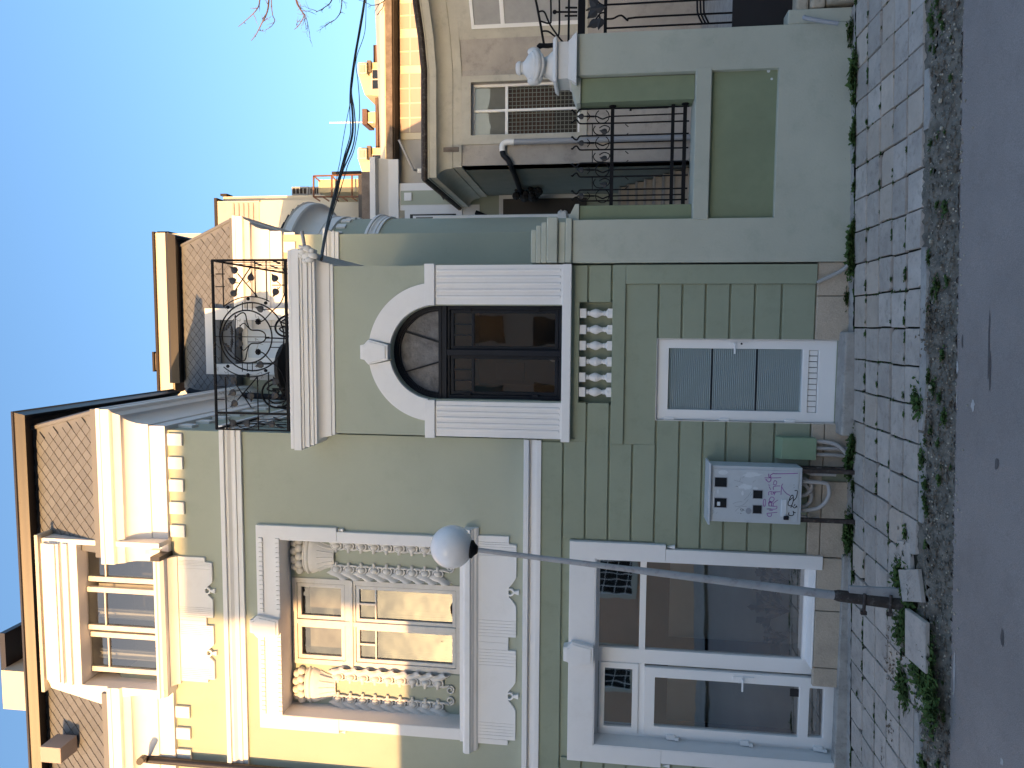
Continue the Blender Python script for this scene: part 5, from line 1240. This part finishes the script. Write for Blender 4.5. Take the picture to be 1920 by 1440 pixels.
# ================================================================== the neighbouring old house
NX, NY = 3.40, 7.0
nb = empty('neighbour_house', (5.0, 7.5, .7), 'weathered beige house with peeling plaster and white windows behind the garden wall', 'house')
npth = [(NX,10.4),(NX,NY),(5.35,NY),(6.0,6.72),(6.7,6.2),(9.5,3.6)]
NW = R4(NY, (885,155), (885,253), (1080,157), (1080,253)); NW = (4.02, 5.10, 3.15, 5.42)
MB().wall(NX, 5.35, .3, 6.3, NY, NY+.4, [NW, (4.45,4.9,1.35,2.1)]).build('front_wall', M['beige'], nb)
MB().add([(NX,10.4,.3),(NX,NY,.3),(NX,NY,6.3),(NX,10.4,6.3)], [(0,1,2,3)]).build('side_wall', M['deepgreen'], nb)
mb = MB()
for (xa, ya), (xb, yb_) in zip(npth[2:], npth[3:]):
    d_ = Vector((xb-xa, yb_-ya)); 
    mb.add([(xa,ya,.3),(xb,yb_,.3),(xb,yb_,6.3),(xa,ya,6.3)], [(0,1,2,3)])
mb.build('angled_wall', M['beige'], nb)
cp2 = [(0,5.62),(.03,5.62),(.035,5.80),(.055,5.805),(.06,5.84)]+[(.06+.22*(1-math.cos(math.pi/2*i/6)), 5.84+.26*math.sin(math.pi/2*i/6)) for i in range(1,7)]+[(.29,6.10),(.29,6.25),(.31,6.255),(.31,6.28),(0,6.30)]
MB().sweep(npth, cp2).build('cornice', M['beige_lt'], nb, smooth=25)
MB().sweep(npth, [(-.3,6.285),(.33,6.285),(.37,6.32),(.37,6.375),(.30,6.42),(-.3,6.43)]).build('roof_edge', M['roofred'] if False else M['tarpole'], nb)
MB().add([(NX-.1,NY,6.42),(6,6.7,6.42),(9.5,3.6,6.42),(9.5,12,6.95),(NX-.1,12,6.95)], [(0,1,2,3,4)]).build('roof', M['tarpole'], nb)
sr = MB().wall(NW[0]-.19, NW[1]+.13, 3.0, NW[3]+.20, NY-.035, NY+.02, [NW]).build('window_surround', M['beige_lt'], nb, bevel=.006)
nw_ = MB().wall(NW[0], NW[1], NW[2], NW[3], NY+.14, NY+.2, [(NW[0]+.05, (NW[0]+NW[1])/2-.025, NW[2]+.05, 4.66),((NW[0]+NW[1])/2+.025, NW[1]-.05, NW[2]+.05, 4.66),(NW[0]+.05, (NW[0]+NW[1])/2-.025, 4.72, NW[3]-.05),((NW[0]+NW[1])/2+.025, NW[1]-.05, 4.72, NW[3]-.05)]).build('window', M['pvc'], nb, bevel=.004)
pane(nw_, NW[0]+.05, NW[1]-.05, NW[2]+.05, NW[3]-.05, NY+.175, 'glass')
B(NW[0]+.04, NW[1]-.04, NY+.26, NY+.27, 4.70, NW[3]).build('curtain', M['curtain'], nw_)
M['redcur'] = mat('dark_red_curtain', (.10,.045,.035), .9, .1, 30, .2, 3)
drape(nw_, NW[0]+.05, NW[1]-.05, 3.7, 4.68, NY+.36, .02, 60, 'curtain', k=30).data.materials[0] = M['redcur']
mb = MB()
for k in range(17): z = 3.22+.085*k; mb.box(NW[0]+.05, NW[1]-.05, NY+.232, NY+.236, z-.007, z+.007)
for k in range(13): x = NW[0]+.06+.085*k; mb.box(x-.007, x+.007, NY+.229, NY+.231, 3.2, 4.66)
mb.build('grid_screen', M['beige_lt'], nw_, kind='stuff')
room(nw_, NW[0], NW[1], NW[2], NW[3], NY+.2, NY+1.5)
B(4.45, 4.9, NY+.1, NY+.12, 1.35, 2.1).build('cellar_window', M['room'], nb)
for k in range(7):
    x = 4.45+.075*k; MB().tube([(x,NY+.03,1.35),(x+.04,NY+.03,1.5),(x,NY+.03,1.65),(x+.04,NY+.03,1.8),(x,NY+.03,1.95),(x,NY+.03,2.1)], .008, 4).build('cellar_grille', M['iron'], nb)
B(4.42, 4.93, NY-.03, NY+.02, 2.1, 2.14).build('cellar_window_head', M['iron'], nb)
B(4.75, 4.88, NY-.02, NY+.02, 1.62, 1.80).build('notice', M['pvc'], nb)
MB().box(3.62, 3.72, NY-.31, NY-.29, 5.62, 5.95).build('cornice_slot', M['wood'], nb, bevel=.01)
# window on the angled wall
def angled(x, dz0, dz1, a, b, off, name, m, par):
    pass
A0 = Vector((6.0,6.72,0)); Ad = (Vector((6.7,6.2,0))-A0).normalized(); An = Vector((Ad.y,-Ad.x,0))
def abox(s0, s1, o0, o1, z0, z1, name, m, par=nb, bevel=None):
    c = [A0+Ad*s+An*o for s, o in ((s0,o0),(s1,o0),(s1,o1),(s0,o1))]
    return MB().add([(p.x,p.y,z) for z in (z0,z1) for p in c], [(0,1,2,3),(4,7,6,5),(0,4,5,1),(1,5,6,2),(2,6,7,3),(3,7,4,0)]).build(name, m, par, bevel=bevel)
w2 = abox(-.12, 1.9, .0, .035, 3.0, 5.62, 'window_surround', M['beige_lt'])
abox(.08, 1.6, .036, .045, 3.12, 5.34, 'window_recess', M['room'], w2)
for s0, s1 in ((.08,.15),(.70,.82),(1.40,1.5)): abox(s0, s1, .046, .075, 3.12, 5.34, 'window_bar', M['pvc'], w2)
for z0, z1 in ((3.12,3.19),(4.66,4.74),(5.28,5.34)): abox(.081, 1.5, .047, .073, z0, z1, 'window_bar', M['pvc'], w2)
abox(.15, 1.4, .048, .052, 3.19, 5.28, 'curtain', M['curtain'], w2); 
# rain pipe
MB().tube(smooth_path([(3.84,NY-.09,.7),(3.84,NY-.09,4.55)], 1), .058, 12).build('rain_pipe', M['pipegrey'], nb, smooth=40)
MB().tube(smooth_path([(3.84,NY-.09,4.50),(3.84,NY-.09,4.66),(3.78,NY-.09,4.74),(3.66,NY-.09,4.74)], 4), .062, 12).build('pipe_elbow', M['pvc'], nb, smooth=40)
MB().tube(smooth_path([(3.68,NY-.09,4.74),(3.58,NY-.09,4.72),(3.48,NY-.09,4.62),(3.34,NY+.1,4.56),(3.30,8.5,4.60),(3.30,10.0,4.7)], 5), .058, 12).build('black_pipe', M['dark_metal'], nb, smooth=40)
MB().tube([(3.45,NY-.02,5.95),(3.72,NY-.02,5.95)], .001, 4) if False else None
# courtyard, steps, rear wall
g = MB().box(.72, 9.0, .35, 12.0, .1, .78); g.build('courtyard_ground', M['concrete'], kind='structure')
stp = empty('garden_steps', (2.9, 8.5, .78), 'flight of grey stone steps climbing to the black rear door', 'steps')
for k in range(8):
    z = .80+.185*(k+1); y0 = 7.55+.27*k
    B(2.45, 3.39, y0, y0+.30 if k < 7 else 10.4, z-.05, z).build('step_tread', M['concrete'], stp, bevel=.012)
    B(2.47, 3.38, y0+.03, 10.4, z-.185, z-.052).build('step_riser', M['stone'], stp)
rn = random.Random(14)
rc = empty('rock_pile', (2.4, 4.5, .78), 'pile of pale rocks in the courtyard below the rain pipe', 'rocks')
for k in range(26):
    x, y = rn.uniform(1.6, 4.4), rn.uniform(3.4, 6.6); r = rn.uniform(.09, .24)
    mb = MB().ball((0,0,0), r, 7, (1, .8, .7)); mb.v = [(x+a*(1+.25*(rn.random()-.5)), y+b*(1+.25*(rn.random()-.5)), .80+r*.5+c*(1+.3*(rn.random()-.5))) for a, b, c in mb.v]
    mb.build('rock', M['rubble'], rc)
rw = empty('rear_wing', (2.8, 10.5, .7), 'green rear wing with a black door and white trim seen between the houses', 'house')
RY = 10.4
MB().wall(1.2, 4.6, .5, 7.35, RY, RY+.3, []).build('rear_wall', M['green_lo'] if False else M['green_hi'], rw)
def rr_(x0, x1, y0, y1, d, name, m, dp=.05): 
    a, b, c, e = RR(RY, x0, x1, y0, y1); return B(a, b, RY-d-dp, RY-d, c, e).build(name, M[m], rw, bevel=.005)
rr_(936, 1095, 364, 425, 0, 'door_surround', 'rearwhite'); rr_(944, 1100, 373, 425, .052, 'rear_door', 'doorpaint', .03)
rr_(760, 868, 394, 440, 0, 'window_surround', 'rearwhite', .06); rr_(770, 856, 402, 440, .062, 'window_recess', 'room', .01); rr_(776, 850, 405, 440, .075, 'window_sash', 'rearwhite', .02); rr_(782, 845, 408, 440, .10, 'window_pane', 'smoked', .01)
rr_(868, 900, 384, 440, 0, 'window_apron', 'rearwhite', .04); rr_(862, 868, 330, 440, 0, 'string_course', 'rearwhite', .09)
rr_(731, 749, 300, 440, 0, 'fascia', 'rearwhite', .09); rr_(747, 860, 386, 394, 0, 'window_jamb', 'rearwhite', .03)
rr_(738, 866, 343, 393, 0, 'wall_panel_surround', 'rearwhite', .02); rr_(752, 880, 357, 384, .021, 'wall_panel', 'green_hi', .01)
rr_(759, 773, 362, 377, .032, 'frieze_block', 'white', .04)
a, b, c, e = RR(RY, 700, 732, 300, 440); MB().sweep([(1.0,RY),(b,RY)], [(0,c-.02),(.06,c),(.08,c+.05),(.2,c+.25),(.34,c+.30),(.34,e-.02),(0,e)]).build('cornice', M['rearwhite'], rw, smooth=30)
rr_(683, 700, 325, 440, -.1, 'parapet', 'wood', .3)
MB().tube([(2.62,RY-.2,2.9),(2.66,RY-.2,5.2),(2.95,RY-.2,5.9)], .06, 10).build('black_pipe', M['dark_metal'], rw, smooth=40)
mb = MB(); rn = random.Random(5)
for k in range(26): mb.ball((3.25+rn.uniform(-.12,.12), 9.4+rn.uniform(-.2,.2), 4.55+rn.uniform(-.35,.2)), rn.uniform(.04,.11), 6)
mb.build('cable_tangle', M['wire'], label='black tangle of cables hanging in the dark corner beside the rain pipe', cat='cables')

# ================================================================== sunlit house with glazed veranda behind
VY = 14.0
vb = empty('veranda_house', (8, VY, 0), 'sunlit house with big glazed veranda panels and a weathered wooden eave', 'house')
def VP_(x, y): q = P(x, y, VY); return q.x, q.z
xa = VP_(780, 344)[0]; zt = 8.95; zl_ = 5.0
MB().box(xa, 16, VY, VY+3, zl_, 9.15).build('wall', M['greywall'], vb)
xw0 = VP_(770, 262)[0]
MB().box(xw0, 16, VY-.06, VY-.001, zl_, 8.98).build('lit_frame', M['cream'], vb)
for y0, y1 in ((250,140),(124,73),(55,8),(-8,-60)):
    x0 = VP_(770, y0)[0]; x1 = VP_(770, y1)[0]; zt2 = VP_(752 if y0 != 250 else 751, (y0+y1)/2)[1]
    pn_ = MB().box(x0, x1, VY-.09, VY-.061, 7.2, zt2).build('veranda_panel', M['fabric'], vb)
    nvb = max(2, int((x1-x0)/.42))
    for k in range(1, nvb): xx = x0+(x1-x0)*k/nvb; MB().box(xx-.018, xx+.018, VY-.105, VY-.091, 7.2, zt2).build('glazing_bar', M['cream'], pn_)
    for z in (zt2-.32, zt2-.9): MB().box(x0, x1, VY-.104, VY-.0915, z-.018, z+.018).build('glazing_bar', M['cream'], pn_)
x0 = xa-.4
MB().box(x0, 16, VY-.55, VY-.05, 9.0, 9.04).build('eave_board', M['soffit'], vb)
MB().box(x0, 16, VY-.62, VY-.5, 9.045, 9.26).build('eave_beam', M['wood'], vb, bevel=.02)
MB().add([(x0,VY-.65,9.27),(16,VY-.65,9.27),(16,VY-.6,9.46),(x0,VY-.6,9.40),(16,VY+4,11.2),(x0,VY+4,10.6)], [(0,1,2,3),(3,2,4,5)]).build('roof', M['cream'], vb)
q0 = P(748,262,VY-.7); q1 = P(775,318,VY-.3); q2 = P(783,320,VY-.1)
MB().tube([q0, (q0+q1)/2, q1, q2], .04, 8).build('downpipe', M['pipegrey'], vb, smooth=40)
MB().tube([q2, q2+Vector((0,0,-.12))], .07, 8).build('wall_spotlight', M['pvc'], vb)

# ================================================================== far skyline
def boxat(Y, x0, x1, y0, y1, dep, name, m, par, **k):
    a, b, c, e = RR(Y, x0, x1, y0, y1); return MB().box(a, b, Y, Y+dep, c, e).build(name, M[m], par, **k)
def house_at(Y, x, y, label, name='apartment_building', cat='building', group=None):
    q = P(x, y, Y); return empty(name, (q.x, Y, 0), label, cat, group)
# cream block with flat roof right behind the wing
Yc = 20.0; cb = house_at(Yc, 500, 400, 'cream sunlit apartment block with a flat roof behind the round turret')
a, b, c, e = RR(Yc, 422, 720, 366, 640); MB().box(a, b, Yc, Yc+8, 0, e).build('wall', M['cream'], cb)
boxat(Yc-.3, 404, 1000, 372, 520, .29, 'front_bay', 'cream', cb)
boxat(Yc-.35, 403, 408, 371, 520, .8, 'roof_edge', 'soffit', cb)
boxat(Yc-.32, 409, 486, 378, 420, .02, 'recessed_balcony', 'greywall', cb)
for k in range(5): boxat(Yc-.36, 436+k*9, 439+k*9, 381, 419, .03, 'balcony_rail', 'fabric', cb)
boxat(Yc-.4, 408, 486, 377, 379, .1, 'balcony_edge', 'cream', cb); boxat(Yc-.4, 434, 480, 418, 421, .1, 'balcony_edge', 'cream', cb)
boxat(Yc-.1, 413, 425, 363, 367, .5, 'rain_hopper', 'soffit', cb)
for x0, x1 in ((547,578),(580,600)): 
    ac = boxat(Yc+1, x0, x1, 350, 365.5, .8, 'roof_unit', 'greywall', cb)
    for k in range(4): boxat(Yc+.98, x0+2+k*(x1-x0-4)/4, x0+(k+.8)*(x1-x0-4)/4+1, 353, 363, .02, 'unit_grille', 'soffit', ac)
# tall pale building at the upper left behind the wing roof
Yd = 12.0; db = house_at(Yd, 320, 600, 'tall cream building with a flat cornice rising behind the wing roof')
a, b, c, e = RR(Yd, 297, 700, 436, 760); MB().box(a, b, Yd, Yd+6, 5, e).build('wall', M['cream'], db)
MB().box(a-.1, b+.05, Yd-.12, Yd+6, e-.03, e+.04).build('roof_edge', M['soffit'], db)
MB().box(a-.1, b+.02, Yd-.06, Yd+.0, e-.45, e-.031).build('cornice', M['cream'], db)
x0, x1, z0, z1 = RR(Yd, 287, 300, 663, 694); MB().box(x0, x1, Yd+.1, Yd+.8, z0-.2, z1).build('chimney', M['wood'], db); MB().box(x0-.05, x1+.05, Yd+.05, Yd+.85, z1, z1+.06).build('chimney_cap', M['soffit'], db)
x0, x1, z0, z1 = RR(Yd, 291, 300, 433, 446); MB().box(x0, x1, Yd+.1, Yd+.6, z0-.2, z1).build('roof_vent', M['soffit'], db)
# rusty frame round a yellow bay
Yr = 17.0; rb_ = house_at(Yr, 640, 350, 'rounded yellow rooftop bay enclosed in a rusty steel frame', 'rooftop_bay', 'rooftop bay')
a, b, c, e = RR(Yr, 592, 690, 336, 360); MB().box(a, b, Yr, Yr+2, c-1.5, e-.1).ball(((a+b)/2, Yr+1, e-.1), (b-a)/2, 14, (1,1,.35)).build('bay_wall', M['sunyellow'], rb_, smooth=40)
def rs(x0,y0,x1,y1, r=.035): MB().tube([P(x0,y0,Yr-.3), P(x1,y1,Yr-.3)], r, 4).build('frame_bar', M['rust'], rb_)
for s in ((588,330,700,327),(588,369,673,369),(588,330,588,369),(622,329,622,370),(660,328,660,370),(588,330,600,340),(622,330,632,340),(588,369,600,377),(605,369,617,377),(622,369,635,377),(640,369,652,377),(658,369,670,377)): rs(*s)
for y in (324,): boxat(Yr+1.5, 622, 676, 321, 326, .3, 'dark_edge', 'soffit', rb_)
# dark little roof left of it
boxat(16.0, 672, 686, 327, 412, 2.0, 'parapet', 'ribroof', rw)
# row of yellow houses on the skyline
Ys = 42.0
sk = house_at(Ys, 715, 200, 'long sunlit yellow house row with red roof and dormers on the skyline', 'row_house', 'house row')
a, b, c, e = RR(Ys, 712, 800, -60, 330); MB().box(a, b, Ys, Ys+8, 0, e).build('wall', M['sunyellow'], sk)
a, b, c, e2 = RR(Ys, 703, 714, 150, 281); MB().box(a, b, Ys+.1, Ys+6, c, e2).build('roof', M['roofred'], sk)
for x_ in (707, 711.5): boxat(Ys-.05, x_, x_+1.2, 152, 280, .14, 'gutter', 'wood', sk)
def dorm(y0, y1):
    q = [P(x, y, Ys-.4) for x, y in ((726,y0),(672,y0),(671,y0+20),(684,y1-2),(726,y1))]
    d_ = MB().prism([(p.x, p.z) for p in q], Ys-.4, Ys+3).build('dormer', M['sunyellow'], sk)
    boxat(Ys-.5, 696, 720, y0+12, y0+50, .1, 'dormer_window', 'cream', d_)
    for k in range(2): boxat(Ys-.56, 698, 718, y0+14+k*19, y0+30+k*19, .05, 'pane', 'smoked', d_)
    boxat(Ys-1.0, 671, 687, y0+2, y0+21, .5, 'air_conditioner', 'cream', d_); boxat(Ys-1.05, 674, 684, y0+5, y0+18, .04, 'fan_grille', 'fabric', d_)
    boxat(Ys-.7, 688, 695, y0-4, y0+18, .3, 'dormer_pipe', 'wood', d_)
dorm(117, 180); dorm(277, 340)
ch = boxat(Ys, 687, 704, 210, 231, 1.2, 'chimney', 'sunyellow', sk); boxat(Ys-.2, 679, 688, 204, 233, 1.6, 'chimney_cap', 'roofred', sk)
boxat(Ys, 701, 712, 84, 117, 1.2, 'chimney', 'roofred', sk); boxat(Ys-.1, 700, 702, 84, 117, 1.4, 'chimney_cap', 'soffit', sk)
q0, q1 = P(618, 230, Ys), P(700, 229, Ys); MB().tube([q0, q1], .045, 6).build('antenna_mast', M['pvc'], label='thin white antenna mast above the chimney on the skyline', cat='antenna')

# ================================================================== cables and bare tree
rn = random.Random(12)
def cab(pts, r, label):
    n = len(pts); w3 = []
    for i, (x, y) in enumerate(pts): t = i/(n-1); w3.append(P(x, y, -.18+7.5*t))
    MB().tube(smooth_path(w3, 5), [r]*((n-1)*5+1), 5).build('overhead_cable', M['wire'], label=label, cat='cable', group='overhead cables strung to the bay cornice')
cab([(602,487),(606,462),(612,430),(622,385),(634,340),(648,295),(660,255),(661,215),(658,170),(665,110),(674,55),(683,0),(690,-60)], .020, 'thick twisted black cable running up from the bay cornice across the sky')
cab([(603,485),(608,455),(616,415),(630,370),(641,325),(660,280),(666,245),(664,205),(659,165),(668,100),(677,50),(685,0),(692,-60)], .011, 'black cable bowing lowest beside the thick twisted one')
cab([(602,486),(607,452),(614,418),(628,360),(638,320),(646,290),(657,250),(656,210),(657,160),(666,95),(676,45),(684,0),(691,-60)], .009, 'black cable looped just above the thick twisted one')
cab([(603,483),(611,445),(622,405),(640,350),(652,310),(664,280),(673,230),(674,190),(671,150),(668,110),(684,60),(687,0),(694,-60)], .007, 'slack thin cable sagging towards the red roofs')
cab([(604,480),(612,440),(624,395),(632,330),(638,300),(642,270),(650,225),(657,190),(660,165),(667,110),(676,55),(683,0),(690,-60)], .0055, 'thinnest cable running straight above the sagging bundle')
YT = 3.6
tr = empty('bare_tree', (P(560,-420,YT).x, YT, .78), 'bare leafless tree with thin reddish twigs reaching in from the right', 'tree')
tbase = Vector((P(560,-420,YT).x, YT, .78)); 
MB().tube([tbase, tbase+Vector((-.1,.1,3)), tbase+Vector((.1,0,6)), tbase+Vector((-.1,.1,9.3))], [.16,.13,.09,.03], 10).build('trunk', M['bark'], tr, smooth=40)
def twig(mb, p, d, L, r, dep):
    pts = [p]; q = Vector(p); dd = d.normalized(); n = 5
    for i in range(n):
        dd = (dd+Vector((rn.gauss(0,.18), rn.gauss(0,.10), rn.gauss(0,.18)))).normalized(); q = q+dd*L/n; pts.append(q.copy())
        if dep > 0 and i >= 1 and rn.random() < .85:
            e = (dd+Vector((rn.gauss(0,.55), rn.gauss(0,.3), rn.gauss(0,.55)))).normalized(); twig(mb, q, e, L*rn.uniform(.35,.65), r*.55, dep-1)
    mb.tube(pts, [max(.002, r*(1-.75*i/n)) for i in range(n+1)], 4)
def branch(pts, r, dep=2, L=.35, every=1):
    w3 = [P(x, y, YT+.15*math.sin(i)) for i, (x, y) in enumerate(pts)]; s_ = smooth_path(w3, 4); mb = MB()
    mb.tube(s_, [max(.003, r*(1-.8*i/len(s_))) for i in range(len(s_))], 5)
    for i in range(4, len(s_)-1, 3*every):
        d = (s_[i+1]-s_[i]).normalized(); twig(mb, s_[i], (d+Vector((rn.gauss(0,.6),rn.gauss(0,.3),rn.gauss(0,.6)))), L*rn.uniform(.3,.9), r*.4, dep-1)
    mb.build('branch', M['bark'], tr)
branch([(500,-420),(490,-200),(492,-60),(487,0),(483,15),(470,30),(447,50)], .020, 1, .2)
branch([(505,-420),(500,-200),(503,-60),(504,0),(500,25),(490,45),(480,65),(471,76)], .022, 2, .25)
branch([(505,-300),(507,-60),(510,20),(515,38),(508,50),(498,56)], .012, 1, .2)
branch([(560,-420),(550,-200),(548,-60),(555,0),(565,20),(570,30),(560,48),(552,55)], .020, 2, .28)
branch([(565,-400),(552,-60),(560,10),(572,28),(577,45),(580,60)], .014, 2, .25)
branch([(640,-420),(630,-150),(628,-40),(622,0),(608,14),(592,23)], .018, 2, .25)
branch([(645,-420),(634,-150),(640,-30),(640,15),(630,35),(612,46)], .016, 2, .22)
branch([(720,-420),(715,-100),(722,-10),(715,5),(700,10),(692,8)], .014, 2, .2)
branch([(725,-300),(722,-60),(720,5),(713,20),(707,28)], .012, 1, .2)

# ================================================================== across the street (behind the camera: it throws the shade and shows in the panes)
YN, YO = -13.0, -25.0
def back(p, yy): t = (p.y-yy)/SUNDIR.y; return p-SUNDIR*t
eL = back(Vector((-3.69, YU, 6.7)), YO); hT = back(Vector((-2.2, YU, 7.84)), YO).z; hN = back(Vector((-4.8, YU, 5.03)), YN).z
ob = empty('opposite_block', (12, YO, 0), 'tall peach apartment block beyond the low house across the street', 'building')
MB().box(eL.x, 60, YO-9, YO, -1, hT).build('wall', M['peach'], ob)
for k in range(8):
    for z in (1.6, 4.4, 7.2): B(eL.x+1.5+3.2*k, eL.x+2.8+3.2*k, YO, YO+.05, z, z+1.5).build('window', M['smoked'], ob)
oh = empty('opposite_house', (2, YN, 0), 'low peach house across the street with barred windows', 'house')
MB().box(-34, -5.2, YN-6, YN, -2, hN).build('wall', M['peach'], oh)
MB().box(-34, -5.2, YN, YN+.25, hN-.6, hN-.4).build('string_course', M['cream'], oh)
for x in (-13.5,-10.5,-7.5):
    z = 1.6
    wq = MB().wall(x-.75, x+.75, z-.15, z+1.9, YN, YN+.06, [(x-.6, x+.6, z, z+1.75)]).build('window_surround', M['cream'], oh)
    B(x-.6, x+.6, YN+.0, YN+.02, z, z+1.75).build('window_pane', M['smoked'], wq)
    for k in range(7): MB().tube([(x-.6+.2*k, YN+.09, z), (x-.6+.2*k, YN+.09, z+1.75)], .012, 4).build('window_bar', M['pvc'], wq)
    for k in range(5): MB().tube([(x-.6, YN+.095, z+.2+.35*k), (x+.6, YN+.095, z+.0+.35*k)], .01, 4).build('window_bar', M['pvc'], wq)

yw_ = empty('yard_wall', (8, YN, 0), 'low pale yard wall across the street beside the peach house', 'wall')
MB().box(-5.15, 34, YN-.3, YN, -1, 2.3).build('wall_body', M['cream'], yw_, bevel=.01)
ob3 = empty('glow_blocking_tower', (-26, YO, 0), 'unseen tall cream block added at the far left to hold back sky glow', 'building')  # unseen mass, added to block the low sky glow left of the sun
MB().box(-48, -23.0, YO-9, YO+2, -3, 19).build('wall', M['cream'], ob3)
for k in range(8):
    for z in (2,5,8,11,14): B(-47+3.0*k, -45.6+3.0*k, YO+2, YO+2.05, z, z+1.5).build('window', M['smoked'], ob3)
